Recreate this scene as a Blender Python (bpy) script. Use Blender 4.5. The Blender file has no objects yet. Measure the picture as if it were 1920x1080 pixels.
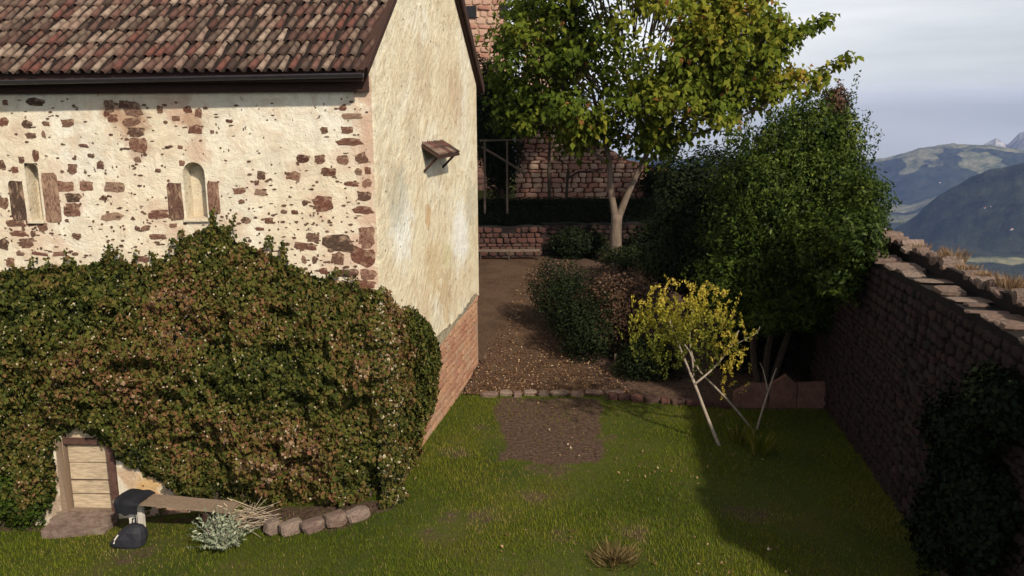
import bpy, bmesh, math, random
import numpy as np
from mathutils import Matrix, Vector

SC = bpy.context.scene
COL = SC.collection
RNG = np.random.default_rng(11)
random.seed(5)

# ------------------------------------------------------------------ camera
FPX, PITCH, ROLL = 1560.0, math.radians(11.4), math.radians(-0.3)
CAM = np.array([0.0, 0.0, 7.4])
_F = np.array([0, math.cos(PITCH), -math.sin(PITCH)])
_R0 = np.array([1.0, 0, 0]); _U0 = np.array([0, math.sin(PITCH), math.cos(PITCH)])
_R = _R0*math.cos(ROLL) + _U0*math.sin(ROLL)
_U = _U0*math.cos(ROLL) - _R0*math.sin(ROLL)
cd = bpy.data.cameras.new('camera'); cam = bpy.data.objects.new('camera', cd); COL.objects.link(cam)
cd.sensor_width = 36.0; cd.lens = 36.0*FPX/1920.0; cd.clip_start = 0.1; cd.clip_end = 60000
cam.matrix_world = Matrix(((_R[0], _U[0], -_F[0], CAM[0]), (_R[1], _U[1], -_F[1], CAM[1]), (_R[2], _U[2], -_F[2], CAM[2]), (0, 0, 0, 1)))
SC.camera = cam

# ------------------------------------------------------------------ sky, sun, exposure
SUN_AZ, SUN_EL = math.radians(148), math.radians(37)
world = bpy.data.worlds.new('World'); SC.world = world; world.use_nodes = True
wn, wl = world.node_tree.nodes, world.node_tree.links
wn.clear()
w_out = wn.new('ShaderNodeOutputWorld'); w_bg = wn.new('ShaderNodeBackground')
w_sky = wn.new('ShaderNodeTexSky'); w_sky.sky_type = 'NISHITA'; w_sky.sun_disc = False
w_sky.sun_elevation = SUN_EL; w_sky.sun_rotation = SUN_AZ
w_sky.altitude = 700; w_sky.air_density = 1.0; w_sky.dust_density = 1.6; w_sky.ozone_density = 1.0
w_tc = wn.new('ShaderNodeTexCoord'); w_map = wn.new('ShaderNodeMapping'); w_map.inputs['Scale'].default_value = (1.0, 1.0, 9.0)
w_noise = wn.new('ShaderNodeTexNoise'); w_noise.inputs['Scale'].default_value = 2.2; w_noise.inputs['Detail'].default_value = 6
w_ramp = wn.new('ShaderNodeValToRGB'); w_ramp.color_ramp.elements[0].position = 0.38; w_ramp.color_ramp.elements[1].position = 0.62
w_ramp.color_ramp.elements[0].color = (0.35, 0.35, 0.35, 1); w_ramp.color_ramp.elements[1].color = (0.96, 0.96, 0.96, 1)
w_hsv = wn.new('ShaderNodeHueSaturation'); w_hsv.inputs['Saturation'].default_value = 0.06; w_hsv.inputs['Value'].default_value = 1.45
w_mix = wn.new('ShaderNodeMix'); w_mix.data_type = 'RGBA'
w_sep = wn.new('ShaderNodeSeparateXYZ'); w_max = wn.new('ShaderNodeMath'); w_max.operation = 'MAXIMUM'; w_max.inputs[1].default_value = 0.012; w_com = wn.new('ShaderNodeCombineXYZ')
wl.new(w_tc.outputs['Generated'], w_sep.inputs[0]); wl.new(w_sep.outputs[2], w_max.inputs[0])   # the horizon's brightness goes on down to the hills
wl.new(w_sep.outputs[0], w_com.inputs[0]); wl.new(w_sep.outputs[1], w_com.inputs[1]); wl.new(w_max.outputs[0], w_com.inputs[2]); wl.new(w_com.outputs[0], w_sky.inputs['Vector'])
wl.new(w_tc.outputs['Generated'], w_map.inputs['Vector']); wl.new(w_map.outputs[0], w_noise.inputs['Vector'])
wl.new(w_noise.outputs['Fac'], w_ramp.inputs[0]); wl.new(w_ramp.outputs[0], w_mix.inputs['Factor'])
w_hsa = wn.new('ShaderNodeHueSaturation'); w_hsa.inputs['Saturation'].default_value = 0.4; wl.new(w_sky.outputs[0], w_hsa.inputs['Color']); wl.new(w_hsa.outputs[0], w_mix.inputs['A']); wl.new(w_sky.outputs[0], w_hsv.inputs['Color']); wl.new(w_hsv.outputs[0], w_mix.inputs['B'])
wl.new(w_mix.outputs['Result'], w_bg.inputs['Color']); w_bg.inputs['Strength'].default_value = 0.115
wl.new(w_bg.outputs[0], w_out.inputs[0])

sl = bpy.data.lights.new('sun', 'SUN'); sl.energy = 5.0; sl.angle = math.radians(2.0); sl.color = (1.0, 0.9, 0.74)
so = bpy.data.objects.new('sun', sl); COL.objects.link(so); so.location = (20, -20, 40)
TO_SUN = Vector((math.sin(SUN_AZ)*math.cos(SUN_EL), math.cos(SUN_AZ)*math.cos(SUN_EL), math.sin(SUN_EL)))
so.rotation_euler = TO_SUN.to_track_quat('Z', 'Y').to_euler()
SC.view_settings.view_transform = 'Standard'; SC.view_settings.look = 'None'
SC.view_settings.exposure = 0.0; SC.view_settings.gamma = 1.0
SC.render.engine = 'CYCLES'
SC.cycles.max_bounces = 5; SC.cycles.diffuse_bounces = 2; SC.cycles.glossy_bounces = 2
SC.cycles.transmission_bounces = 2; SC.cycles.transparent_max_bounces = 4; SC.cycles.volume_bounces = 0

# ------------------------------------------------------------------ helpers
def ray(px, py): return _F + _R*(px-960)/FPX + _U*(540-py)/FPX
def on_plane(px, py, p0, n):
    d = ray(px, py); return CAM + d*(np.dot(np.asarray(p0)-CAM, n)/np.dot(d, n))
def at_depth(px, py, y):
    d = ray(px, py); return CAM + d*(y/d[1])

def sstep(a, b, x):
    t = np.clip((np.asarray(x, float)-a)/(b-a), 0, 1); return t*t*(3-2*t)
def hash3(i, j, k):
    s = np.sin(i*127.1 + j*311.7 + k*74.7)*43758.5453
    return s - np.floor(s)
def vnoise(p, seed=0.0):
    p = np.asarray(p, float) + seed
    i = np.floor(p); f = p-i; f = f*f*(3-2*f); r = 0
    for a in (0, 1):
        for b in (0, 1):
            for c in (0, 1):
                w = (f[..., 0] if a else 1-f[..., 0])*(f[..., 1] if b else 1-f[..., 1])*(f[..., 2] if c else 1-f[..., 2])
                r = r + w*hash3(i[..., 0]+a, i[..., 1]+b, i[..., 2]+c)
    return r
def fbm(p, o=4, seed=0.0):
    p = np.asarray(p, float); s = 0; a = 0.5; t = 0
    for k in range(o):
        s = s + a*vnoise(p*2.0**k, seed+13.7*k); t += a; a *= 0.5
    return s/t

def ground_z(x, y):
    x = np.asarray(x, float); y = np.asarray(y, float)
    z = -0.74*sstep(-1.5, -9.8, x)*0 - 0.74*np.clip((-x-2.6)/6.2, 0, 1.15)*sstep(26, 20, y)
    z = z + 1.55*sstep(21.0, 35.5, y)
    z = z + 0.05*(fbm(np.stack([x*0.45, y*0.45, x*0], -1), 3, 3.1)-0.5)
    return z
def on_ground(px, py):
    d = ray(px, py); t = (0-CAM[2])/d[2]
    for _ in range(40):
        p = CAM+d*t
        t += (float(ground_z(p[0], p[1]))-p[2])/d[2]*0.7
    return CAM+d*t

def link(o, parent=None, inv=None):
    COL.objects.link(o)
    if parent is not None:
        o.parent = parent
        o.matrix_parent_inverse = Matrix.Translation(-Vector(parent.get('_loc', (0, 0, 0))))
    return o
def mesh_np(name, V, F, mat=None, smooth=False, attrs=None):
    V = np.asarray(V, np.float32); me = bpy.data.meshes.new(name)
    if isinstance(F, np.ndarray):
        k = F.shape[1]; n = len(F)
        me.vertices.add(len(V)); me.vertices.foreach_set('co', V.ravel())
        me.loops.add(n*k); me.loops.foreach_set('vertex_index', F.astype(np.int32).ravel())
        me.polygons.add(n); me.polygons.foreach_set('loop_start', np.arange(0, n*k, k, dtype=np.int32))
        me.polygons.foreach_set('loop_total', np.full(n, k, np.int32))
    else:
        me.from_pydata(V.tolist(), [], F)
    for kx, vals in (attrs or {}).items():
        at = me.attributes.new(kx, 'FLOAT', 'POINT'); at.data.foreach_set('value', np.asarray(vals, np.float32))
    me.update(calc_edges=True)
    if smooth: me.polygons.foreach_set('use_smooth', np.ones(len(me.polygons), bool))
    if mat: me.materials.append(mat)
    return me
def obj(name, V, F, mat, parent=None, smooth=False, attrs=None, kind=None):
    o = bpy.data.objects.new(name, mesh_np(name, V, F, mat, smooth, attrs))
    if kind: o['kind'] = kind
    return link(o, parent)
def thing(name, label, cat, loc, group=None):
    o = bpy.data.objects.new(name, None); o.empty_display_size = 0.2; o.location = Vector(loc)
    o['_loc'] = [float(v) for v in loc]; o['label'] = label; o['category'] = cat
    if group: o['group'] = group
    COL.objects.link(o); return o
def tag(o, label=None, cat=None, group=None, kind=None):
    for k, v in (('label', label), ('category', cat), ('group', group), ('kind', kind)):
        if v: o[k] = v
    return o

class MB:
    """collects faces for one mesh"""
    def __init__(s): s.V = []; s.F = []
    def add(s, V, F):
        b = len(s.V); s.V += [tuple(map(float, v)) for v in V]; s.F += [tuple(int(i)+b for i in f) for f in F]; return s
    def box(s, c, ax, ay, az, j=0.0):
        c, ax, ay, az = map(np.asarray, (c, ax, ay, az))
        V = [c+sx*ax+sy*ay+sz*az for sx in (-1, 1) for sy in (-1, 1) for sz in (-1, 1)]
        if j: V = [v+RNG.uniform(-j, j, 3) for v in V]
        return s.add(V, [(0, 1, 3, 2), (4, 6, 7, 5), (0, 4, 5, 1), (2, 3, 7, 6), (0, 2, 6, 4), (1, 5, 7, 3)])
    def tube(s, pts, rad, n=7, cap=True):
        pts = [np.asarray(p, float) for p in pts]; b = len(s.V); m = len(pts)
        for i, p in enumerate(pts):
            t = pts[min(i+1, m-1)]-pts[max(i-1, 0)]; t = t/(np.linalg.norm(t)+1e-9)
            a = np.cross(t, [0, 0, 1] if abs(t[2]) < 0.9 else [1, 0, 0]); a /= np.linalg.norm(a); c = np.cross(t, a)
            r = rad[i] if hasattr(rad, '__len__') else rad
            for k in range(n):
                an = 2*math.pi*k/n; s.V.append(tuple(p+r*(math.cos(an)*a+math.sin(an)*c)))
        for i in range(m-1):
            for k in range(n):
                s.F.append((b+i*n+k, b+i*n+(k+1) % n, b+(i+1)*n+(k+1) % n, b+(i+1)*n+k))
        if cap: s.F.append(tuple(b+k for k in range(n))[::-1]); s.F.append(tuple(b+(m-1)*n+k for k in range(n)))
        return s
    def prism(s, poly, o, ax, ay, n, h):
        """polygon in (a,b) of axes ax, ay at origin o, extruded by h along n"""
        o, ax, ay, n = map(np.asarray, (o, ax, ay, n)); k = len(poly)
        V = [o+ax*a+ay*b for a, b in poly]+[o+ax*a+ay*b+n*h for a, b in poly]
        F = [tuple(range(k))[::-1], tuple(range(k, 2*k))]+[(i, (i+1) % k, k+(i+1) % k, k+i) for i in range(k)]
        return s.add(V, F)
    def build(s, name, mat, parent=None, smooth=False, kind=None):
        return obj(name, s.V, s.F, mat, parent, smooth, kind=kind)

# ---- materials
class NT:
    def __init__(s, name):
        s.m = bpy.data.materials.new(name); s.m.use_nodes = True; s.t = s.m.node_tree; s.n = s.t.nodes; s.l = s.t.links
        s.b = s.n['Principled BSDF']; s.out = s.n['Material Output']
    def new(s, t, **kw):
        n = s.n.new(t)
        for k, v in kw.items():
            if k.startswith('_'): setattr(n, k[1:], v)
            else: n.inputs[k.replace('__', ' ')].default_value = v
        return n
    def ln(s, a, b): s.l.new(a, b)
    def noise(s, scale, detail=4, vec=None, rough=0.5, dist=0.0):
        n = s.new('ShaderNodeTexNoise', Scale=scale, Detail=detail, Roughness=rough, Distortion=dist)
        s.ln(vec if vec is not None else s.pos(), n.inputs['Vector']); return n.outputs['Fac']
    def pos(s):
        if not hasattr(s, '_p'): s._p = s.n.new('ShaderNodeTexCoord').outputs['Object']
        return s._p
    def ramp(s, fac, stops, interp='LINEAR'):
        r = s.n.new('ShaderNodeValToRGB'); r.color_ramp.interpolation = interp; e = r.color_ramp.elements
        while len(e) < len(stops): e.new(0.5)
        for q, (p, c) in zip(e, stops): q.position = p; q.color = (*c, 1) if hasattr(c, '__len__') else (c, c, c, 1)
        s.ln(fac, r.inputs[0]); return r.outputs[0]
    def mix(s, f, a, b, mode='MIX'):
        m = s.n.new('ShaderNodeMix'); m.data_type = 'RGBA'; m.blend_type = mode
        for v, k in ((f, 'Factor'), (a, 'A'), (b, 'B')):
            i = m.inputs[k] if k == 'Factor' else [x for x in m.inputs if x.name == k and x.type == 'RGBA'][0]
            if hasattr(v, 'is_linked'): s.ln(v, i)
            else: i.default_value = v if k == 'Factor' else (*v, 1)
        return [x for x in m.outputs if x.type == 'RGBA'][0]
    def math(s, op, a, b=0.0):
        m = s.n.new('ShaderNodeMath'); m.operation = op
        for i, v in enumerate((a, b)):
            if hasattr(v, 'is_linked'): s.ln(v, m.inputs[i])
            else: m.inputs[i].default_value = v
        return m.outputs[0]
    def bump(s, h, strength=0.5, dist=0.02):
        b = s.new('ShaderNodeBump', Strength=strength, Distance=dist); s.ln(h, b.inputs['Height']); s.ln(b.outputs[0], s.b.inputs['Normal'])
    def fin(s, col, rough=0.85, spec=0.25):
        if hasattr(col, 'is_linked'): s.ln(col, s.b.inputs['Base Color'])
        else: s.b.inputs['Base Color'].default_value = (*col, 1)
        s.b.inputs['Roughness'].default_value = rough; s.b.inputs['Specular IOR Level'].default_value = spec
        return s.m
    def rnd(s): return s.n.new('ShaderNodeObjectInfo').outputs['Random']
    def attr(s, name):
        a = s.n.new('ShaderNodeAttribute'); a.attribute_name = name; return a.outputs['Fac']

def m_plaster(name, c1, c2, c3, stain, streak=0.35, spots=(), relief=0.05, diag=False):
    t = NT(name)
    big = t.noise(0.55, 5, rough=0.6); mid = t.noise(2.6, 6, rough=0.65, dist=0.6); fine = t.noise(14, 6, rough=0.7)
    base = t.ramp(big, [(0.3, c1), (0.5, c2), (0.68, c3)])
    base = t.mix(t.ramp(mid, [(0.46, 0.0), (0.7, 0.8)]), base, stain)
    base = t.mix(t.ramp(t.noise(1.1, 6, rough=0.7, dist=0.8), [(0.5, 0.0), (0.68, 0.4)]), base, tuple(v*0.72 for v in c1))
    mp = t.new('ShaderNodeMapping'); mp.inputs['Scale'].default_value = (3.0, 3.0, 0.35); t.ln(t.pos(), mp.inputs['Vector'])
    st = t.noise(1.6, 5, vec=mp.outputs[0], rough=0.6)
    base = t.mix(t.ramp(st, [(0.52, 0.0), (0.75, streak)]), base, tuple(v*0.6 for v in c1))
    wob = t.noise(3.2, 5, rough=0.7)
    for (p, rad, col, amt) in spots:
        d = t.new('ShaderNodeVectorMath'); d.operation = 'DISTANCE'; t.ln(t.pos(), d.inputs[0]); d.inputs[1].default_value = tuple(float(v) for v in p)
        k = t.math('ADD', t.math('DIVIDE', d.outputs['Value'], rad), t.math('MULTIPLY', t.math('SUBTRACT', wob, 0.5), 2.4))
        base = t.mix(t.ramp(k, [(0.45, amt), (1.0, 0.0)]), base, col)
    pits = t.ramp(t.noise(9, 3, rough=0.6, dist=0.4), [(0.27, 1.0), (0.33, 0.0)])
    base = t.mix(pits, base, (0.13, 0.07, 0.045))
    base = t.mix(t.ramp(fine, [(0.3, 0.35), (0.65, 0.0)]), base, tuple(v*0.62 for v in c2))
    h = t.math('ADD', t.math('MULTIPLY', mid, 1.0), t.math('MULTIPLY', fine, 0.45))
    h = t.math('SUBTRACT', h, t.math('MULTIPLY', pits, 0.5))
    if diag:
        mp2 = t.new('ShaderNodeMapping'); mp2.vector_type = 'TEXTURE'; mp2.inputs['Rotation'].default_value = (0.75, 0.0, 0.0); mp2.inputs['Scale'].default_value = (1.0, 0.75, 0.3); t.ln(t.pos(), mp2.inputs['Vector'])
        dn = t.noise(1.5, 4, vec=mp2.outputs[0], rough=0.6, dist=0.5)
        h = t.math('ADD', h, t.math('MULTIPLY', dn, 0.9))
        base = t.mix(t.ramp(dn, [(0.54, 0.0), (0.7, 0.28)]), base, stain)
    t.bump(h, 1.0, relief)
    return t.fin(base, 0.92, 0.15)
def m_stone(name, cols, ns=9.0, dark=0.5, bump=0.03, lichen=None):
    t = NT(name); r = t.rnd()
    k = len(cols); base = t.ramp(r, [(i/max(k-1, 1), c) for i, c in enumerate(cols)])
    n1 = t.noise(ns, 6, rough=0.65); n2 = t.noise(ns*0.3, 4)
    base = t.mix(t.ramp(n1, [(0.35, dark), (0.65, 0.0)]), base, tuple(v*0.35 for v in cols[0]))
    if lichen: base = t.mix(t.ramp(n2, [(0.52, 0.0), (0.66, 0.8)]), base, lichen)
    t.bump(n1, 0.8, bump)
    return t.fin(base, 0.9, 0.2)
def m_leaf(name, stops, trans=0.3, rough=0.65, spec=0.08):
    t = NT(name); base = t.ramp(t.attr('var'), stops)
    t.fin(base, rough, spec)
    tr = t.new('ShaderNodeBsdfTranslucent'); t.ln(base, tr.inputs['Color'])
    mx = t.new('ShaderNodeMixShader'); mx.inputs[0].default_value = trans
    t.ln(t.b.outputs[0], mx.inputs[1]); t.ln(tr.outputs[0], mx.inputs[2]); t.ln(mx.outputs[0], t.out.inputs['Surface'])
    return t.m
def m_plain(name, c, rough=0.8, ns=12.0, var=0.45, spec=0.25, stretch=None, bump=0.01):
    t = NT(name); vec = None
    if stretch:
        mp = t.new('ShaderNodeMapping'); mp.inputs['Scale'].default_value = stretch; t.ln(t.pos(), mp.inputs['Vector']); vec = mp.outputs[0]
    n = t.noise(ns, 5, vec=vec, rough=0.65)
    base = t.mix(t.ramp(n, [(0.3, 1.0), (0.7, 0.0)]), c, tuple(v*(1-var) for v in c))
    t.bump(n, 0.5, bump); return t.fin(base, rough, spec)

M = {}
M['sandstone'] = m_stone('red_sandstone', [(0.10, 0.045, 0.032), (0.24, 0.10, 0.068), (0.15, 0.085, 0.06), (0.34, 0.18, 0.125), (0.09, 0.06, 0.042), (0.26, 0.13, 0.09), (0.40, 0.26, 0.18), (0.13, 0.06, 0.045)], 11, 0.85, 0.03, (0.36, 0.24, 0.16))
M['pale_stone'] = m_stone('pale_sandstone', [(0.42, 0.22, 0.14), (0.50, 0.29, 0.18), (0.36, 0.17, 0.11), (0.46, 0.3, 0.2), (0.4, 0.2, 0.13)], 12, 0.4, 0.02)
M['mortar'] = m_plain('mortar', (0.42, 0.27, 0.18), 0.95, 9, 0.4)
M['red_mortar'] = m_plain('red_mortar', (0.15, 0.065, 0.045), 0.95, 5, 0.5)
M['chips'] = m_plain('exposed_rubble', (0.15, 0.085, 0.055), 0.95, 6, 0.55)
M['tile'] = m_stone('roof_tile', [(0.085, 0.042, 0.034), (0.17, 0.09, 0.07), (0.05, 0.033, 0.027), (0.27, 0.185, 0.14), (0.11, 0.047, 0.038), (0.36, 0.27, 0.205), (0.06, 0.04, 0.032), (0.165, 0.062, 0.048), (0.09, 0.056, 0.044), (0.28, 0.2, 0.15), (0.065, 0.043, 0.033)], 7, 0.8, 0.02, (0.20, 0.16, 0.105))
M['pan'] = m_plain('pan_tile', (0.02, 0.013, 0.011), 0.95, 6, 0.55)  # near-black: shade of the gaps between barrel tiles put into the colour
M['gutter'] = m_plain('gutter_metal', (0.055, 0.045, 0.05), 0.55, 8, 0.4, 0.4)
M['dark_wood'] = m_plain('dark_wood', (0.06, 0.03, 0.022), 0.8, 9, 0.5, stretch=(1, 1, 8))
M['old_wood'] = m_plain('old_wood', (0.27, 0.19, 0.13), 0.85, 10, 0.5, stretch=(1, 6, 6))
M['red_wood'] = m_plain('red_brown_wood', (0.11, 0.055, 0.042), 0.85, 10, 0.5)
M['pale_wood'] = m_plain('weathered_boards', (0.56, 0.43, 0.29), 0.85, 5, 0.55, stretch=(1, 1, 7))
M['black_cloth'] = m_plain('black_cloth', (0.012, 0.012, 0.016), 0.8, 30, 0.3, 0.3)
M['grey_cloth'] = m_plain('slate_cloth', (0.02, 0.02, 0.026), 0.7, 30, 0.3, 0.3)
M['white_paint'] = m_plain('white_paint', (0.62, 0.57, 0.5), 0.6, 12, 0.25)
M['bark'] = m_plain('grey_bark', (0.19, 0.14, 0.105), 0.9, 8, 0.5, stretch=(1, 1, 0.3))
M['dark_bark'] = m_plain('dark_bark', (0.07, 0.05, 0.035), 0.9, 8, 0.5)
M['pale_bark'] = m_plain('pale_bark', (0.36, 0.29, 0.23), 0.85, 14, 0.4)
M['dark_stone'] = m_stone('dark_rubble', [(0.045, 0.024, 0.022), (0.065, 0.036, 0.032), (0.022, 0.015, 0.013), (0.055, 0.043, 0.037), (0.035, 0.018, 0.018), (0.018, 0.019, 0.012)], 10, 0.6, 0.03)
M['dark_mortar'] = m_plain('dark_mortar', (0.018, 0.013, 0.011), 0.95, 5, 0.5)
M['coping'] = m_stone('coping_stone', [(0.22, 0.145, 0.112), (0.17, 0.115, 0.095), (0.28, 0.205, 0.165), (0.14, 0.085, 0.065)], 9, 0.7, 0.04, (0.24, 0.19, 0.14))

# ------------------------------------------------------------------ the ground
def seg_dist(u, z, P, skip=None):
    dmin = np.full(u.shape, 1e9)
    for i in range(len(P)):
        a = np.array(P[i]); b = np.array(P[(i+1) % len(P)]); ab = b-a
        if skip and skip(a, b): continue
        L2 = ab@ab+1e-9
        t_ = np.clip(((u-a[0])*ab[0]+(z-a[1])*ab[1])/L2, 0, 1); dmin = np.minimum(dmin, np.hypot(u-a[0]-t_*ab[0], z-a[1]-t_*ab[1]))
    return dmin
def poly_in(x, y, P):
    x = np.asarray(x, float); y = np.asarray(y, float); r = np.zeros(x.shape, bool); n = len(P)
    for i in range(n):
        x1, y1 = P[i][:2]; x2, y2 = P[(i+1) % n][:2]
        if y1 == y2: continue
        c = ((y1 > y) != (y2 > y)) & (x < (x2-x1)*(y-y1)/(y2-y1)+x1); r ^= c
    return r
A = on_plane(724, 926, (0, 0, 0), np.array([0, 0, 1.0])); B = on_plane(897, 690, (0, 0, 0), np.array([0, 0, 1.0]))
Z = np.array([0, 0, 1.0])
_a = math.radians(3.0); D = np.array([-math.cos(_a), math.sin(_a), 0]); NL = np.array([-math.sin(_a), -math.cos(_a), 0])
W = float(np.linalg.norm(B-A)); G = (B-A)/W; NG = np.array([G[1], -G[0], 0])
def long_uz(px, py):
    p = on_plane(px, py, A, NL); return float(np.dot(p-A, D)), float(p[2])
def gab_uz(px, py):
    p = on_plane(px, py, A, NG); return float(np.dot(p-A, G)), float(p[2])
def L3(u, z, o=0.0): return A + D*u + NL*o + Z*z
def G3(u, z, o=0.0): return A + G*u + NG*o + Z*z

t = NT('lawn_soil')
n1, n2, n3 = t.noise(0.5, 5), t.noise(4.5, 6, rough=0.7), t.noise(40, 4)
gcol = t.ramp(n1, [(0.3, (0.035, 0.050, 0.006)), (0.55, (0.060, 0.072, 0.010)), (0.72, (0.085, 0.070, 0.022))])
gcol = t.mix(t.ramp(n2, [(0.5, 0.0), (0.72, 0.7)]), gcol, (0.10, 0.07, 0.035))
gcol = t.mix(t.ramp(n3, [(0.35, 0.5), (0.6, 0.0)]), gcol, (0.02, 0.03, 0.007))
soil = t.mix(t.ramp(t.noise(11, 6, rough=.75), [(.35, 0.0), (.65, 1.0)]), (0.026, 0.016, 0.012), (0.125, 0.078, 0.056))
t.bump(t.math('ADD', n2, n3), 0.6, 0.03)
M['ground'] = t.fin(t.mix(t.ramp(t.math('ADD', t.attr('soil'), t.math('MULTIPLY', n2, 0.9)), [(0.72, 0.0), (1.05, 1.0)]), gcol, soil), 0.95, 0.1)

# the garden wall line (inner face) along the right of the terrace
WB0 = np.array([6.75, 9.0, 0]); WB1 = np.array([9.6, 32.0, 0]); WL = float(np.linalg.norm(WB1-WB0)); WD = (WB1-WB0)/WL; WN = np.array([-WD[1], WD[0], 0])
PATH_L = [(-1.35, 21.75), (-0.95, 24.3), (-2.6, 26.5), (-3.2, 30), (-3.4, 35.5)]
PATH_R = [(2.55, 21.7), (2.2, 23.2), (1.7, 25.5), (1.2, 29), (1.25, 32.5), (1.6, 36)]
PATH = PATH_L + PATH_R[::-1]
SOIL = [tuple(on_ground(*q)[:2]) for q in ((925, 748), (1010, 745), (1128, 748), (1130, 800), (1128, 866), (1040, 868), (942, 866), (935, 810))]
BED = [tuple((A+D*0.0+NL*0.3)[:2])] + [tuple(on_ground(*q)[:2]) for q in ((770, 935), (700, 970), (600, 1003), (505, 1000), (440, 985), (340, 975), (230, 985), (0, 1000))] + [tuple(L3(10, 0)[:2])]
WORN = [on_ground(*q_)[:2] for q_ in ((880, 970), (1030, 880), (860, 850), (1150, 820), (1180, 1000), (1000, 930), (905, 800), (1060, 1010), (1400, 960), (240, 1040), (800, 1000))]
WR = [.55, .6, .4, .35, .6, .4, .35, .4, .6, .5, .35]
def worn(x, y):
    m_ = 0*np.asarray(x, float)
    nz_ = fbm(np.stack([x*2.2, y*2.2, x*0], -1), 4, 17.)
    for (cx_, cy_), r_ in zip(WORN, WR): m_ = np.maximum(m_, sstep(1.15, .2, np.hypot((x-cx_)*.8, y-cy_)/r_+(nz_-.5)*1.6))
    return m_
SHADEBED = [tuple(on_ground(*q)[:2]) for q in ((1135, 748), (1250, 752), (1390, 768), (1560, 768))] + [(9.3, 30), (1.9, 30), (2.3, 24)]
gx = np.arange(-18, 9.61, 0.14); gy = np.arange(-12, 62, 0.14); X, Y = np.meshgrid(gx, gy)
# the sheet ends inside the garden wall's thickness
wx = WB0[0]+(Y-WB0[1])*(WB1[0]-WB0[0])/(WB1[1]-WB0[1])+0.25
X = np.where(X > wx, wx, X)
Zg = ground_z(X, Y)+0.015*(fbm(np.stack([X*3, Y*3, X*0], -1), 2, 1.7)-0.5)
soilm = np.zeros(X.shape)
XW = X+.45*(fbm(np.stack([X*1.6, Y*1.6, X*0], -1), 4, 61.)-.5); YW = Y+.6*(fbm(np.stack([X*1.6, Y*1.6, X*0], -1), 4, 71.)-.5)
for P, wd_ in ((SOIL, 0.22), (BED, 0.2), (SHADEBED, 0.25)):
    sd_ = seg_dist(XW, YW, [tuple(q[:2]) for q in P])*np.where(poly_in(XW, YW, P), 1, -1); soilm = np.maximum(soilm, 0.72*sstep(-wd_, wd_, sd_))
soilm = np.maximum(soilm, 0.8*sstep(21.6, 22.2, Y)); soilm = np.maximum(soilm, .42*worn(X, Y))
nx, ny = len(gx), len(gy); idx = np.arange(nx*ny).reshape(ny, nx)
Fg = np.stack([idx[:-1, :-1], idx[:-1, 1:], idx[1:, 1:], idx[1:, :-1]], -1).reshape(-1, 4)
tag(obj('lawn', np.stack([X, Y, Zg], -1).reshape(-1, 3), Fg, M['ground'], smooth=True, attrs={'soil': soilm.ravel()}), kind='structure')

def strip(name, Lp, Rp, mat, dz, n=60, m=16, jit=0.08):
    def samp(P, t):
        P = np.array(P, float); s = np.concatenate([[0], np.cumsum(np.linalg.norm(np.diff(P, axis=0), axis=1))]); s /= s[-1]
        return np.stack([np.interp(t, s, P[:, 0]), np.interp(t, s, P[:, 1])], -1)
    tt = np.linspace(0, 1, n); l = samp(Lp, tt)+RNG.uniform(-jit, jit, (n, 2)); r = samp(Rp, tt)+RNG.uniform(-jit, jit, (n, 2))
    k = np.linspace(0, 1, m)[None, :, None]; P = l[:, None]*(1-k)+r[:, None]*k
    z = ground_z(P[..., 0], P[..., 1])+dz+0.012*(fbm(np.concatenate([P*5, P[..., :1]*0], -1), 2)-0.5)
    V = np.concatenate([P, z[..., None]], -1).reshape(-1, 3); ii = np.arange(n*m).reshape(n, m)
    F = np.stack([ii[:-1, :-1], ii[:-1, 1:], ii[1:, 1:], ii[1:, :-1]], -1).reshape(-1, 4)
    return tag(obj(name, V, F, mat, smooth=True), kind='structure')
t = NT('trodden_path'); n1, n2 = t.noise(1.2, 5), t.noise(22, 5, rough=0.7)
c = t.ramp(n1, [(0.3, (0.085, 0.05, 0.03)), (0.6, (0.135, 0.082, 0.052)), (0.8, (0.085, 0.06, 0.032))])
c = t.mix(t.ramp(n2, [(0.35, 0.8), (0.6, 0.0)]), c, (0.035, 0.02, 0.013)); t.bump(n2, 1.0, 0.06); M['path'] = t.fin(c, 0.95, 0.1)
t = NT('bare_soil'); n1, n2 = t.noise(2.5, 5), t.noise(20, 5, rough=0.7)
c = t.ramp(n1, [(0.3, (0.062, 0.036, 0.026)), (0.7, (0.115, 0.068, 0.048))]); c = t.mix(t.ramp(n2, [(0.35, 0.7), (0.6, 0.0)]), c, (0.03, 0.018, 0.012)); t.bump(n2, 0.9, 0.04); M['soil'] = t.fin(c, 0.95, 0.1)
strip('path', PATH_L, PATH_R, M['path'], 0.045)

# ------------------------------------------------------------------ the land beyond: castle hill, valley, ridges, far peaks
def px_az(px): return math.atan((px-960)/FPX/math.cos(PITCH))
thn = np.unique(np.concatenate([np.linspace(-math.pi, math.pi, 220), np.linspace(px_az(1500), px_az(2100), 420)]))
rr = np.unique(np.concatenate([np.geomspace(26, 1500, 50), np.linspace(1500, 8500, 210), np.linspace(8500, 8600, 3)]))
TH, RR = np.meshgrid(thn, rr)
XX, YY = RR*np.sin(TH), RR*np.cos(TH)
def lift(tab):
    a = [px_az(p) for p, _ in tab]; v = [-(y-226)/FPX for _, y in tab]; return np.interp(TH, a, v)
tq = np.stack([XX/900, YY/900, XX*0], -1); nz = fbm(tq, 6, 5.0)-0.5; nf = fbm(tq*6, 4, 2.0)-0.5
floor_ = -455 + 40*nz
hill = -10 - 0.62*np.clip(RR-30, 0, 520) - 0.1*np.clip(RR-550, 0, 1500)
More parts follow.
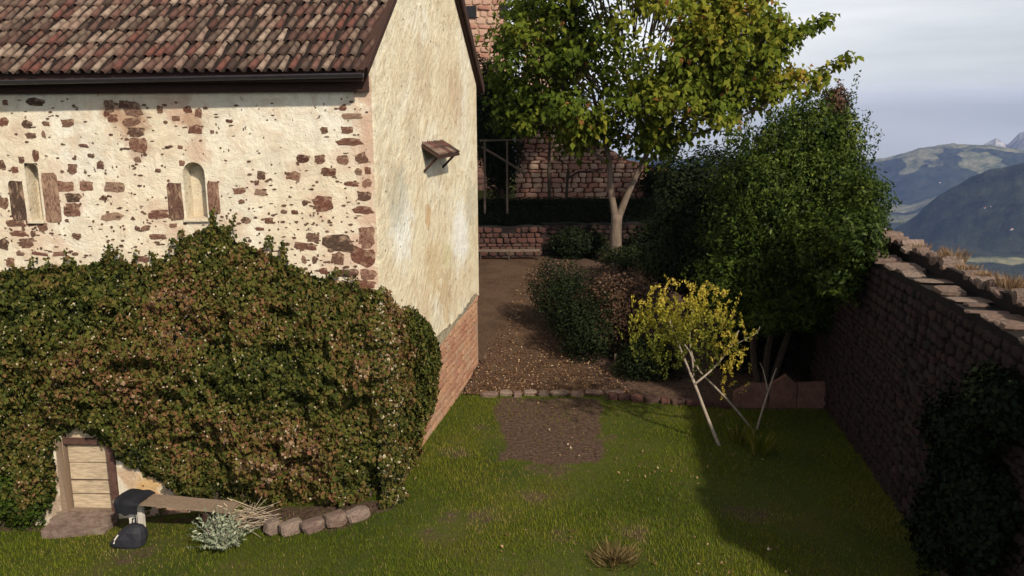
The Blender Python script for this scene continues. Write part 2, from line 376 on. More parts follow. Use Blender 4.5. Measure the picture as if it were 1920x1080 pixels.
e_pl = lift([(200, 300), (900, 285), (1500, 300), (1640, 289), (1700, 272), (1760, 264), (1830, 266), (1870, 272), (1960, 280), (2300, 270)])
zt = e_pl*6000; plateau = zt - np.where(RR < 6000, (6000-RR)*0.18, (RR-6000)*0.14) - 130*sstep(5850, 5200, RR) + 55*nz + 30*nf*sstep(5900, 5600, RR)
e_rg = lift([(900, 470), (1500, 470), (1640, 430), (1700, 400), (1760, 350), (1820, 318), (1880, 298), (1960, 285), (2300, 250)])
zr = e_rg*3000; ridge = zr - np.where(RR < 3000, (3000-RR)*0.55, (RR-3000)*0.35) + 110*nz + 45*nf
shelf = -0.141*2450 - np.abs(RR-2450)*np.where(RR < 2450, 0.28, 0.02) + 25*nz + 6*nf + 40*(e_rg*0)
shelf = shelf-60*sstep(px_az(1760), px_az(1680), TH)
e_mt = lift([(200, 260), (1500, 300), (1780, 292), (1815, 268), (1838, 257), (1858, 268), (1880, 250), (1920, 232), (1970, 205), (2060, 185), (2150, 165), (2300, 190)])  # unseen summits on the right raised to lift the haze top, softening its edge
peaks = e_mt*7600 - np.abs(RR-7600)*0.3 + 40*nz*2 + 60*nf
HZ = np.maximum.reduce([floor_, hill, plateau, ridge, np.minimum(shelf, -300), peaks]) + np.where(RR > 600, 14*nf+9*(fbm(tq*38, 2, 8.)-.5), 0)
nr, nt = HZ.shape; ii = np.arange(nr*nt).reshape(nr, nt)
FF = np.stack([ii[:-1, :-1], ii[:-1, 1:], ii[1:, 1:], ii[1:, :-1]], -1).reshape(-1, 4)[:, ::-1]
far_m = (peaks >= HZ-30)*1.0
md = fbm(np.stack([XX/420, YY/420, XX*0], -1), 4, 41.0)
pl_m = sstep(.5, .57, md-.07+.24*sstep(5880, 5950, RR)*sstep(6600, 6200, RR)+.12*sstep(4500, 4800, RR)*sstep(5250, 5000, RR)-.14*sstep(3900, 3500, RR)+.12*sstep(2400, 2430, RR)*sstep(2500, 2470, RR))*(1-far_m)
t = NT('hillside'); n1 = t.noise(0.0016, 7, rough=0.65); n2 = t.noise(0.012, 6, rough=0.7); n3 = t.noise(0.05, 4)
wood = t.mix(t.ramp(n2, [(.32, 0.0), (.7, 1.0)]), (0.003, 0.006, 0.006), (0.045, 0.052, 0.032))
mead = t.mix(t.ramp(n2, [(.35, 0.0), (.65, 1.0)]), (0.04, 0.055, 0.024), (0.24, 0.22, 0.13))
c = t.mix(t.ramp(t.math('ADD', t.attr('plateau'), t.math('MULTIPLY', t.math('SUBTRACT', n2, .5), .9)), [(0.4, 0.0), (0.6, 1.0)]), wood, mead)
c = t.mix(t.ramp(n3, [(0.5, 0.0), (0.7, 0.2)]), c, (0.08, 0.06, 0.045))
rock = t.ramp(n2, [(0.35, (0.16, 0.15, 0.15)), (0.6, (0.5, 0.48, 0.47))])
c = t.mix(t.attr('rock'), c, rock); t.bump(n2, 1.0, 18.0); M['hills'] = t.fin(c, 0.95, 0.05)
tag(obj('hills', np.stack([XX, YY, HZ], -1).reshape(-1, 3), FF, M['hills'], smooth=True, attrs={'rock': far_m.ravel(), 'plateau': pl_m.ravel()}), kind='structure')
def hill_z(x, y):
    th = math.atan2(x, y); r = math.hypot(x, y)
    j = np.clip(np.searchsorted(thn, th), 1, nt-1); i = np.clip(np.searchsorted(rr, r), 1, nr-1)
    return float(min(HZ[i, j], HZ[i-1, j], HZ[i, j-1], HZ[i-1, j-1]))
M['house_wall'] = m_plain('house_render', (0.8, 0.78, 0.74), 0.8, 0.5, 0.1)
M['house_roof'] = m_plain('house_roof', (0.24, 0.12, 0.09), 0.9, 0.5, 0.3)
def far_house(px, py, r0, wdt, label, rot):
    # stand it where the view ray meets the hillside
    d = ray(px, py); d = d/math.hypot(d[0], d[1]); hit = None
    for rdist in np.arange(1200, 8000, 8.0):
        p = CAM+d*rdist
        if p[2] <= hill_z(p[0], p[1])+1: hit = p; break
    if hit is None: return
    z = hill_z(hit[0], hit[1])-2
    th = thing('valley_house', label, 'house', (hit[0], hit[1], z), 'white houses across the valley')
    cx, sn = math.cos(rot), math.sin(rot); ax = np.array([cx, sn, 0])*wdt/2; ay = np.array([-sn, cx, 0])*wdt*0.32; h = wdt*0.55
    b = np.array([hit[0], hit[1], z]); MB().box(b+Z*h/2, ax, ay, Z*h/2).build('wall', M['house_wall'], th)
    k = 1.1; V = [b+Z*h-ax*k-ay*k, b+Z*h+ax*k-ay*k, b+Z*h+ax*k+ay*k, b+Z*h-ax*k+ay*k, b+Z*h*1.45-ax*k, b+Z*h*1.45+ax*k]
    MB().add(V, [(0, 1, 5, 4), (2, 3, 4, 5), (0, 4, 3), (1, 2, 5), (0, 3, 2, 1)]).build('roof', M['house_roof'], th)
for q in ((1848, 391, 0, 10, 'upper white house on the wooded slope across the valley', 0.3), (1858, 393, 0, 6, 'small white outbuilding beside the upper valley house', 0.8),
          (1897, 446, 0, 11, 'lower white house near the edge of the picture across the valley', 0.1), (1886, 443, 0, 6, 'little white shed left of the lower valley house', 0.5),
          (1762, 347, 0, 11, 'lone pale farmhouse on the meadow below the plateau', 0.4)):
    far_house(*q)

# ------------------------------------------------------------------ the chapel
def lw(px, py): return L3(*long_uz(px, py))
def gwp(px, py): return G3(*gab_uz(px, py), 0.045)
PK, BR, RD = (0.50, 0.33, 0.24), (0.36, 0.21, 0.13), (0.30, 0.15, 0.10)
M['plaster'] = m_plaster('lime_plaster', (0.60, 0.51, 0.37), (0.70, 0.62, 0.48), (0.74, 0.70, 0.60), (0.55, 0.41, 0.29), 0.3,
    [(lw(205, 212), .28, BR, .8), (lw(250, 225), .38, BR, .85), (lw(258, 275), .3, RD, .6), (lw(335, 210), .4, PK, .8), (lw(365, 230), .28, BR, .8), (lw(372, 285), .3, PK, .7)]
    + [(lw(692, y), .36, PK, .9) for y in (165, 225, 285, 345, 405, 465, 525)] + [(lw(655, 470), .5, PK, .7), (lw(110, 345), .5, PK, .4), (lw(60, 430), .6, PK, .5), (lw(295, 400), .4, PK, .5), (lw(275, 908), .5, (0.50, 0.30, 0.12), .95), (lw(242, 890), .35, (0.42, 0.28, 0.18), .9), (lw(100, 890), .45, (0.36, 0.24, 0.17), .9), (lw(95, 950), .4, (0.3, 0.2, 0.14), .9), (lw(150, 795), .35, (0.4, 0.28, 0.19), .9), (lw(400, 950), .6, (0.3, 0.17, 0.12), .9), (lw(320, 970), .7, (0.36, 0.17, 0.11), .9)] + [(lw(x_, y_), .3, PK, .45) for x_, y_ in ((140, 380), (215, 365), (480, 350), (560, 315), (600, 385), (640, 300), (330, 440), (120, 470), (440, 420), (30, 250))], 0.045)
M['gable_plaster'] = m_plaster('ochre_plaster', (0.66, 0.565, 0.39), (0.76, 0.68, 0.50), (0.80, 0.76, 0.64), (0.52, 0.38, 0.24), 0.35,
    [(gwp(790, 140), 1.0, (0.5, 0.38, 0.24), .6), (gwp(850, 180), 1.0, (0.48, 0.33, 0.2), .7), (gwp(750, 430), .9, (0.80, 0.80, 0.74), .9), (gwp(862, 440), 1.1, (0.80, 0.80, 0.76), .9), (gwp(800, 405), .35, (0.5, 0.30, 0.14), .8), (gwp(810, 500), .9, (0.55, 0.40, 0.22), .7), (gwp(790, 590), .8, (0.58, 0.42, 0.27), .6), (gwp(742, 370), .8, (0.44, 0.42, 0.33), .75), (gwp(880, 380), .9, (0.46, 0.42, 0.32), .7), (gwp(835, 545), .9, (0.5, 0.36, 0.2), .8), (gwp(835, 480), .5, (0.52, 0.46, 0.22), .6), (gwp(770, 250), .7, (0.52, 0.42, 0.28), .45), (gwp(730, 330), .5, (0.5, 0.4, 0.27), .5)], 0.045, True)
M['niche'] = m_plaster('niche_plaster', (0.58, 0.49, 0.36), (0.64, 0.56, 0.42), (0.66, 0.59, 0.45), (0.5, 0.38, 0.25), 0.2)
chapel = thing('chapel', 'old plastered stone chapel with a steep barrel tiled roof and creeper at its foot', 'chapel', tuple(A))
EAVE, RISE, OV, LEN = 8.60, 3.6, 0.42, 17.0
win = []
for (x0, x1, yt, yb) in ((45, 82, 306, 413), (341, 390, 304, 409)):
    ua, zb = long_uz(x1, yb); ub, zt_ = long_uz(x0, yt); win.append((ua, ub, zb, zt_))
dua, dzb = long_uz(216, 958); dub, dzt = long_uz(113, 800)
opens = sorted([('arch', *w, 0.22) for w in win] + [('rect', dua, dub, dzb, dzt, 0.16)], key=lambda o: o[1])
# front wall: full-height bands between openings, and the pieces under and over each opening
mb = MB(); nich = []
def arch_pts(u0, u1, zb, zt, n=12):
    r = (u1-u0)/2; zs = zt-r
    return [(u1-r+r*math.cos(math.pi*k/n), zs+r*math.sin(math.pi*k/n)) for k in range(n+1)]   # from u1 over the top to u0
ZB = -1.6
cuts = sorted({0.0, LEN}|{o[1] for o in opens}|{o[2] for o in opens})
for c0, c1 in zip(cuts[:-1], cuts[1:]):
    inside = [o for o in opens if o[1] <= c0+1e-6 and o[2] >= c1-1e-6]
    zs = [ZB]; 
    if not inside: mb.add([L3(c0, ZB), L3(c1, ZB), L3(c1, EAVE), L3(c0, EAVE)], [(3, 2, 1, 0)]); continue
    lo = ZB
    for kind, u0, u1, zb, zt, dep in sorted(inside, key=lambda o: o[3]):
        mb.add([L3(c0, lo), L3(c1, lo), L3(c1, zb), L3(c0, zb)], [(3, 2, 1, 0)])
        if kind == 'arch' and abs(c0-u0) < 1e-6 and abs(c1-u1) < 1e-6:
            ap = arch_pts(u0, u1, zb, zt); r = (u1-u0)/2
            V = [L3(u, z) for u, z in ap]+[L3(u0, zt+0.02), L3(u1, zt+0.02)]
            k = len(ap); mid = k//2
            F = [(k+1, i, i+1) for i in range(mid)]+[(k+1, mid, k)]+[(k, i, i+1) for i in range(mid, k-1)]
            mb.add(V, F); lo = zt+0.02
        else: lo = zt
    mb.add([L3(c0, lo), L3(c1, lo), L3(c1, EAVE), L3(c0, EAVE)], [(3, 2, 1, 0)])
hwp = 0.5*W
C0 = L3(LEN, 0); Bk = B; 
mb.add([C0+Z*ZB, C0+G*W+Z*ZB, C0+G*W+Z*EAVE, C0+G*hwp+Z*(EAVE+RISE), C0+Z*EAVE], [(0, 1, 2, 3, 4)])
mb.add([B+Z*ZB, C0+G*W+Z*ZB, C0+G*W+Z*EAVE, B+Z*EAVE], [(0, 1, 2, 3)])
wall = mb.build('plaster_wall', M['plaster'], chapel)
for wi, (u0, u1, zb, zt) in enumerate(win):
    mb = MB(); dep = 0.30; ap = [(u1, zb)]+arch_pts(u0, u1, zb, zt)+[(u0, zb)]
    k = len(ap); uc = (u0+u1)/2
    inn = [(uc+(u-uc)*0.9, zb+(z-zb)*0.97+0.01) for u, z in ap]
    V = [L3(u, z, 0) for u, z in ap]+[L3(u, z, -dep) for u, z in inn]
    mb.add(V, [(i, (i+1) % k, k+(i+1) % k, k+i) for i in range(k)]+[tuple(range(k, 2*k))])
    o = mb.build('window_niche', M['niche'], chapel)
    # sill stone
    sb = MB().box(L3(uc, zb-0.03, 0.01), D*((u1-u0)/2+0.03), NL*0.05, Z*0.03, 0.008); obj('sill', sb.V, sb.F, M['niche'], o)

# gable: rubble backing with a ragged coat of plaster over it
ns_ = 0.0
gp = [(0, ZB), (W, ZB), (W, EAVE), (W/2, EAVE+RISE), (0, EAVE)]
mb = MB(); mb.add([G3(u, z, -0.0) for u, z in gp], [(0, 1, 2, 3, 4)])
gback = mb.build('gable_masonry', M['mortar'], chapel)
edge = [gab_uz(*q) for q in ((893, 556), (884, 553), (879, 562), (874, 572), (868, 574), (865, 588), (858, 592), (850, 603), (838, 609), (830, 620), (818, 628), (806, 640), (790, 660), (772, 690), (755, 720), (738, 760), (726, 800))]
edge[0] = (W, edge[0][1]); edge[-1] = (0.0, edge[-1][1])
rag = []
for (u0, z0), (u1, z1) in zip(edge[:-1], edge[1:]):
    for k in range(4):
        f = k/4; j = 0.0 if (u0 == W and k == 0) else 1.0
        rag.append((min(W, max(0, u0+(u1-u0)*f+j*RNG.uniform(-.05, .05))), z0+(z1-z0)*f+j*RNG.uniform(-.06, .06)))
rag.append(edge[-1])
poly = [(0, EAVE), (W/2, EAVE+RISE), (W, EAVE)][::-1]
poly = [(W, EAVE)]+[]  # outline order: up the far edge, apex, near edge, then back along the ragged foot
outl = rag[::-1]+[(W, EAVE), (W/2, EAVE+RISE), (0, EAVE)]
mb = MB(); mb.prism(outl, A+NG*0.002, G, Z, NG, 0.045)
bmx = bmesh.new(); vs = [bmx.verts.new(v) for v in mb.V]
for f in mb.F:
    try: bmx.faces.new([vs[i] for i in f])
    except ValueError: pass
bmesh.ops.triangulate(bmx, faces=[f for f in bmx.faces if len(f.verts) > 4]); bmesh.ops.recalc_face_normals(bmx, faces=bmx.faces)
me = bpy.data.meshes.new('gable_plaster'); bmx.to_mesh(me); bmx.free(); me.materials.append(M['gable_plaster'])
gpl = link(bpy.data.objects.new('gable_plaster', me), chapel)
tag(gpl, 'yellowish cream plaster of the gable end, broken away at the foot')

# irregular stones, shared meshes
def stone_mesh(name, mat, n=8, seed=0, square=0.5, h=1.0, bev=0.82):
    r = np.random.default_rng(seed); V = []; 
    ang = (np.arange(n)+r.uniform(-.25, .25, n))*2*math.pi/n
    ca, sa = np.cos(ang), np.sin(ang); e = 2/(2+2*square)
    pts = np.stack([np.sign(ca)*np.abs(ca)**e, np.sign(sa)*np.abs(sa)**e], -1)*0.5*r.uniform(.86, 1.08, (n, 1))
    for ring, (k, y) in enumerate(((1.0, -0.5), (1.0, 0.25), (bev, 0.42+0.08))):
        for i in range(n): V.append((pts[i, 0]*k, -(y*h)+r.uniform(-.04, .04)*h, pts[i, 1]*k))
    V.append((0, -0.56*h, 0)); F = []
    for ring in (0, 1):
        for i in range(n): F.append((ring*n+i, ring*n+(i+1) % n, (ring+1)*n+(i+1) % n, (ring+1)*n+i))
    F += [(2*n+i, 2*n+(i+1) % n, 3*n) for i in range(n)]
    return mesh_np(name, V, F, mat)
SM = {k: [stone_mesh('stone', M[k], 8, 40+i, sq) for i in range(10)] for k, sq in (('sandstone', 0.5), ('pale_stone', 1.2), ('dark_stone', 0.35), ('coping', 0.8))}
def flat_stone(name, mat, seed, n=13, sq=0.6, jt=0.7):
    r = np.random.default_rng(seed); ang = (np.arange(n)+r.uniform(-.3, .3, n))*2*math.pi/n; ca, sa = np.cos(ang), np.sin(ang); e = 2/(2+2*sq)
    pts = np.stack([np.sign(ca)*np.abs(ca)**e, np.sign(sa)*np.abs(sa)**e], -1)*0.5*r.uniform(jt, 1.12 if jt < .8 else 1.04, (n, 1))
    V = [(p[0], 0.5, p[1]) for p in pts]+[(p[0]*.97, -0.35+r.uniform(-.15, .15), p[1]*.97) for p in pts]+[(0, -0.5, 0)]
    return mesh_np(name, V, [(i, (i+1) % n, n+(i+1) % n, n+i) for i in range(n)]+[(n+i, n+(i+1) % n, 2*n) for i in range(n)], mat)
FLAT = [flat_stone('stone', M['sandstone'], 300+i) for i in range(16)]
BM_ = [flat_stone('stone', M['sandstone'], 90+i, 16, 3.0, 0.93) for i in range(4)]
def frame_mat(o, ax, nrm, az):
    """local x -> ax, local -y -> nrm (outward), local z -> az"""
    return Matrix(((ax[0], -nrm[0], az[0], o[0]), (ax[1], -nrm[1], az[1], o[1]), (ax[2], -nrm[2], az[2], o[2]), (0, 0, 0, 1)))
def put_stone(me, o, ax, nrm, w, h, th, parent, rot=0.0, name='stone'):
    ob = bpy.data.objects.new(name, me); ob.parent = parent
    ob.matrix_basis = frame_mat(o, ax, nrm, Z) @ Matrix.Rotation(rot, 4, 'Y') @ Matrix.Diagonal((w, th, h, 1))
    COL.objects.link(ob); return ob
def parented_world(p):    # a mesh parent that itself hangs under an Empty keeps world coordinates
    return p
STONES = [(7,228,15,14),(50,233,18,12),(87,232,12,8),(126,231,22,14),(58,254,20,9),(82,252,7,12),(67,291,13,18),(136,317,17,16),(171,292,12,7),(157,273,16,6),(188,310,14,14),(121,349,38,16),(162,349,23,18),(214,351,31,18),(137,371,28,14),(136,394,27,20),(210,406,37,14),(195,371,12,8),(30,419,32,11),(57,419,18,9),(80,425,19,14),(36,438,30,10),(62,438,10,11),(50,456,27,15),(5,380,20,18),(3,308,12,14),(5,458,22,18),(144,442,18,8),(75,476,28,6),(112,476,22,8),(38,476,15,6),(20,492,13,14),(141,476,11,6),(65,191,32,12),(10,193,9,8),(40,300,10,12),(28,318,13,10),
 (250,205,32,26),(247,228,38,14),(255,248,32,15),(260,272,31,24),(258,299,12,10),(366,243,28,15),(398,247,8,6),(338,276,9,7),(296,320,9,7),(341,306,11,9),(298,402,34,14),(272,428,15,10),(256,428,7,8),(297,444,31,10),(448,358,24,12),(453,378,13,7),(461,413,17,12),(268,485,27,10),(325,423,15,7),(430,227,13,6),(352,205,14,12),(372,212,14,16),(300,205,12,12),(330,222,14,10),(232,196,16,14),(205,200,18,20),(212,222,16,12),(200,212,10,12),
 (642,203,15,8),(661,218,38,11),(650,244,23,14),(608,244,15,12),(656,266,50,14),(568,297,28,15),(600,299,21,15),(643,300,22,16),(678,296,22,19),(550,330,29,16),(617,322,31,14),(490,329,15,17),(488,361,19,12),(481,343,9,8),(660,345,26,8),(688,343,17,16),(672,322,14,12),(690,320,12,14),(682,368,27,19),(606,381,40,28),(686,394,40,15),(572,380,13,10),(688,446,32,38),(683,482,46,32),(635,455,56,32),(633,485,27,23),(587,445,28,15),(573,462,42,14),(650,512,38,15),(690,515,32,18),(505,414,15,10),(464,414,12,10),(532,397,13,7),(553,398,13,8),(536,458,15,7),(487,429,19,6),(570,487,9,16),(590,487,11,14),(688,534,34,14),(640,532,30,12),(607,508,16,12),
 (275,975,40,20),(315,966,36,22),(350,978,34,20),(300,988,44,14),(258,958,22,18),(340,955,26,12)]
for i, (x, y, w, h) in enumerate(STONES):
    u, z = long_uz(x, y); sc = float(np.linalg.norm(on_plane(x, y, A, NL)-CAM))/FPX
    if u < 0.03: u = 0.03
    hw_ = w*sc*1.12/2
    uc = max(u, hw_) if x > 640 else u
    put_stone(FLAT[i % 16], L3(uc, z, 0.0), -D, NL, w*sc*1.12, h*sc*1.12, 0.018, wall, RNG.uniform(-.12, .12))
# a putlog hole: dark deep stone
u, z = long_uz(564, 244)
# upright jamb stones of the two windows
for (x0, x1, y0, y1) in ((20, 46, 340, 413), (82, 111, 328, 413), (316, 342, 344, 412), (391, 411, 341, 401)):
    u, z = long_uz((x0+x1)/2, (y0+y1)/2); sc = 16.2/FPX
    put_stone(BM_[x0 % 4], L3(u, z, 0.0), -D, NL, (x1-x0)*sc*1.1, (y1-y0)*sc*1.08, 0.03, wall)
# small exposed rubble bits, too many to pick apart
mb = MB()
for k in range(1700):
    x, y = RNG.uniform(0, 690), RNG.uniform(185, 545)
    dens = 0.25+0.75*sstep(250, 470, y)*(1 if x < 690 else 0)
    if 430 < x < 640 and y < 300: dens = 0.06
    if 130 < x < 200 and y < 300: dens *= 0.6
    if RNG.random() > dens*0.75 or any(a-6 < x < b+6 and c-6 < y < d_+6 for a, b, c, d_ in ((42, 86, 300, 416), (336, 394, 300, 412))): continue
    u, z = long_uz(x, y); w, h = RNG.uniform(.012, .06), RNG.uniform(.01, .032); n = 6; r0 = RNG.uniform(0, 6)
    pts = [(w*math.cos(r0+k2*2*math.pi/n)*RNG.uniform(.6, 1.2), h*math.sin(r0+k2*2*math.pi/n)*RNG.uniform(.6, 1.2)) for k2 in range(n)]
    mb.prism(pts, L3(u, z, -0.005), -D, Z, NL, 0.014)
mb.build('rubble_bits', M['chips'], wall, kind='stuff')

# gable foot: coursed rubble where the plaster has gone
gi = 0; zc = -0.35
rest = MB()
while zc < 4.6:
    hc = RNG.uniform(.15, .26); uc = RNG.uniform(-.2, 0)
    while uc < W:
        wc = RNG.uniform(.22, .72); um = uc+wc/2
        lim = np.interp(um, [e[0] for e in edge[::-1]], [e[1] for e in edge[::-1]])
        if um < W-0.04 and um-wc/2 > -0.02 and zc+hc/2 < lim-0.03 and gi < 400 and um+wc/2 < W+0.02:
            seen = um > np.interp(zc, [-.4, .6, 1.5, 2.5, 3.2], [1.0, 1.6, 3.0, 3.2, 3.0])
            if seen and gi < 158: put_stone(SM['pale_stone'][gi % 10], G3(um, zc+hc/2, 0.012), G, NG, wc*0.97, hc*0.93, 0.045, gback, RNG.uniform(-.03, .03)); gi += 1
            elif seen:
                Mx = np.array(frame_mat(G3(um, zc+hc/2, 0.012), G, NG, Z)@Matrix.Diagonal((wc*.97, .045, hc*.93, 1))); me_ = SM['pale_stone'][int(um*7) % 10]
                rest.add(np.array([v.co for v in me_.vertices])@Mx[:3, :3].T+Mx[:3, 3], [tuple(p_.vertices) for p_ in me_.polygons])
        uc += wc
    zc += hc
if rest.V: rest.build('small_stones', M['pale_stone'], gback, kind='stuff')

# roof
hw = float(np.dot(G*W/2, -NL)); PH = math.atan2(RISE, hw); SL = -NL*math.cos(PH)+Z*math.sin(PH); SN = NL*math.sin(PH)+Z*math.cos(PH)
SLEN = hw/math.cos(PH); E0 = A+Z*EAVE
SL2 = NL*math.cos(PH)+Z*math.sin(PH); SN2 = -NL*math.sin(PH)+Z*math.cos(PH)
gskew = float(np.dot(G, D)/np.dot(G, -NL))      # shift of the verge along the wall per metre inwards
def unit_(v): return v/np.linalg.norm(v)
def roof3(u, s, n=0.0): return E0+D*u+SL*s+SN*n
def vu(s): return gskew*s*math.cos(PH)
OVS = OV/math.cos(PH); VO = 0.05
mb = MB()
V = [roof3(vu(-OVS)-VO, -OVS, 0.05), roof3(LEN, -OVS, 0.05), roof3(LEN, SLEN, 0.05), roof3(vu(SLEN)-VO, SLEN, 0.05)]
mb.add(V+[v-SN*0.09 for v in V], [(3, 2, 1, 0), (4, 5, 6, 7), (0, 1, 5, 4), (1, 2, 6, 5), (2, 3, 7, 6), (3, 0, 4, 7)])
Ec = B+Z*EAVE
def roofb(u, s, n=0.0): return Ec+D*u+SL2*s+SN2*n
V = [roofb(-VO-0.12, -OVS, 0.05), roofb(LEN, -OVS, 0.05), roofb(LEN, SLEN, 0.05), roofb(-gskew*SLEN*math.cos(PH)-VO-0.12, SLEN, 0.05)]
mb.add(V+[v-SN2*0.2 for v in V], [(0, 1, 2, 3), (7, 6, 5, 4), (4, 5, 1, 0), (5, 6, 2, 1), (6, 7, 3, 2), (7, 4, 0, 3)])
roof = mb.build('roof', M['dark_wood'], chapel)
tag(roof, 'brown and russet barrel tiled roof with pale lichen')
def tile_geo(r0=0.060, r1=0.048, ln=0.48, n=6, th=0.016):
    V = []; F = []
    for (y, r) in ((0, r0), (ln, r1)):
        for rad in (r, r-th):
            for k in range(n+1):
                a = math.pi*k/n; V.append((rad*math.cos(a), y, rad*1.15*math.sin(a)))
    m = n+1
    for k in range(n):
        F.append((k, k+1, 2*m+k+1, 2*m+k)); F.append((m+k+1, m+k, 3*m+k, 3*m+k+1)); F.append((k+1, k, m+k, m+k+1))
    return V, F
TV, TF = tile_geo(); TV = np.array(TV)
tmes = []
for k in range(3):
    v = TV.copy(); v[:, 0] *= 1+0.06*(k-1); v[:, 2] *= (1.0, 0.9, 1.12)[k]; tmes.append(mesh_np('tile', v, TF, M['tile'], True))
EXP, CSP = 0.42, 0.19; rest = MB(); pan = MB(); ntile = 0
ncol = int((LEN+1.0)/CSP); nrow = int((SLEN+OVS)/EXP)+1
cols_u = [0.05+c*CSP for c in range(ncol+6)]
TSK = gskew-0.13
def tu(s): return TSK*s*math.cos(PH)
SV = unit_(SL+D*TSK*math.cos(PH))
for r in range(nrow):
    s = -OVS-0.06+r*EXP
    for u0_ in cols_u:
        u = u0_+tu(s)
        if u < vu(s)+.04 or u > LEN-0.1: continue
        j = RNG.uniform(-1, 1, 4); tilt = math.radians(3.0)+j[0]*0.035; yaw = j[1]*0.075
        o = roof3(u+j[2]*0.012, s+j[3]*0.03, 0.075+RNG.uniform(0, .012)+.045*(float(fbm(np.array([u*.6, s*.7, 0.]), 3, 3.))-.5))
        XA = np.cross(SV, SN); R3 = np.stack([XA, SV, SN], 1)
        Rm = Matrix(((R3[0, 0], R3[0, 1], R3[0, 2], o[0]), (R3[1, 0], R3[1, 1], R3[1, 2], o[1]), (R3[2, 0], R3[2, 1], R3[2, 2], o[2]), (0, 0, 0, 1))) @ Matrix.Rotation(yaw, 4, 'Z') @ Matrix.Rotation(-tilt, 4, 'X')
        if r < 7 and u0_ < 8.3 and ntile < 299:
            ob = bpy.data.objects.new('tile', tmes[RNG.integers(3)]); ob.parent = roof; ob.matrix_basis = Rm; COL.objects.link(ob); ntile += 1
        else:
            Mx = np.array(Rm); rest.add(TV@Mx[:3, :3].T+Mx[:3, 3], TF)
# pan channels between the barrel tiles
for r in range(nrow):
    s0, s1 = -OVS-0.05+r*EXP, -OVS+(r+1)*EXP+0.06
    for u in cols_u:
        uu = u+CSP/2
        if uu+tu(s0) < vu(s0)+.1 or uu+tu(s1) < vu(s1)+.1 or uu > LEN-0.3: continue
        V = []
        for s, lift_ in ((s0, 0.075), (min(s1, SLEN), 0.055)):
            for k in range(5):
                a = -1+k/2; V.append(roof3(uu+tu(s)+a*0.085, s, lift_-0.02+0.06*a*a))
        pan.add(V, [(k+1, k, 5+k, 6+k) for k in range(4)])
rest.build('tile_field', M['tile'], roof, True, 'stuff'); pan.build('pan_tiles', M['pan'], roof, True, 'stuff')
# verge boards and gutter
for nm, f, s_n in (('verge_board', roof3, SN), ):
    mb = MB(); a, b = f(vu(-OVS)-VO-0.03, -OVS, 0.03), f(vu(SLEN)-VO-0.03, SLEN, 0.03)
    mb.add([a-s_n*.07, a+s_n*.07, b+s_n*.07, b-s_n*.07, a-s_n*.07-D*.03, a+s_n*.07-D*.03, b+s_n*.07-D*.03, b-s_n*.07-D*.03], [(0, 1, 2, 3), (7, 6, 5, 4), (0, 4, 5, 1), (1, 5, 6, 2), (2, 6, 7, 3), (3, 7, 4, 0)])
    mb.build(nm, M['dark_wood'], chapel)
mb = MB(); a, b = roofb(-VO-0.15, -OVS, -0.02), roofb(-gskew*SLEN*math.cos(PH)-VO-0.15, SLEN, -0.02)
mb.add([a-SN2*.15, a+SN2*.14, b+SN2*.14, b-SN2*.15, a-SN2*.15-D*.05, a+SN2*.14-D*.05, b+SN2*.14-D*.05, b-SN2*.15-D*.05], [(0, 1, 2, 3), (7, 6, 5, 4), (0, 4, 5, 1), (1, 5, 6, 2), (2, 6, 7, 3), (3, 7, 4, 0)])
mb.build('verge_board', M['dark_wood'], chapel)
mb = MB(); gutter_c = []
for uu in (vu(-OVS)-0.02, LEN):
    c = E0+D*uu+NL*(OV+0.06)+Z*(-OV*math.tan(PH)-0.02-.012*uu)
    for k in range(8):
        a = math.pi*(1+k/7); mb.V.append(tuple(c+NL*0.085*math.cos(a)+Z*0.085*math.sin(a)))
mb.F += [(k, k+1, 9+k, 8+k) for k in range(7)]; mb.F.append(tuple(range(8)))
g_ob = mb.build('gutter', M['gutter'], chapel, True); sm = g_ob.modifiers.new('thick', 'SOLIDIFY'); sm.thickness = 0.012
mb = MB(); a = E0+NL*(OV-0.03)+Z*(-OV*math.tan(PH)-0.05)
mb.box(a+D*(LEN/2+vu(-OVS)/2), D*(LEN/2-0.02), NL*0.018, Z*0.11).build('fascia_board', M['dark_wood'], chapel)
zpl = long_uz(400, 174)[1]; MB().box(L3(LEN/2-.02, (zpl+8.35)/2, .05), D*(LEN/2-.05), NL*.06, Z*(8.35-zpl)/2).build('eave_shade_board', M['dark_wood'], chapel)  # dark board added under the eave, its colour deepening the eave shade
# rafter tails under the eave
for k in range(26):
    uu = 0.25+k*0.62
    if uu > 8.5: break
    MB().box(roof3(uu, -OVS/2+0.02, -0.11), D*0.05, SL*(OVS/2-0.05), SN*0.06).build('rafter_tail', M['dark_wood'], chapel)

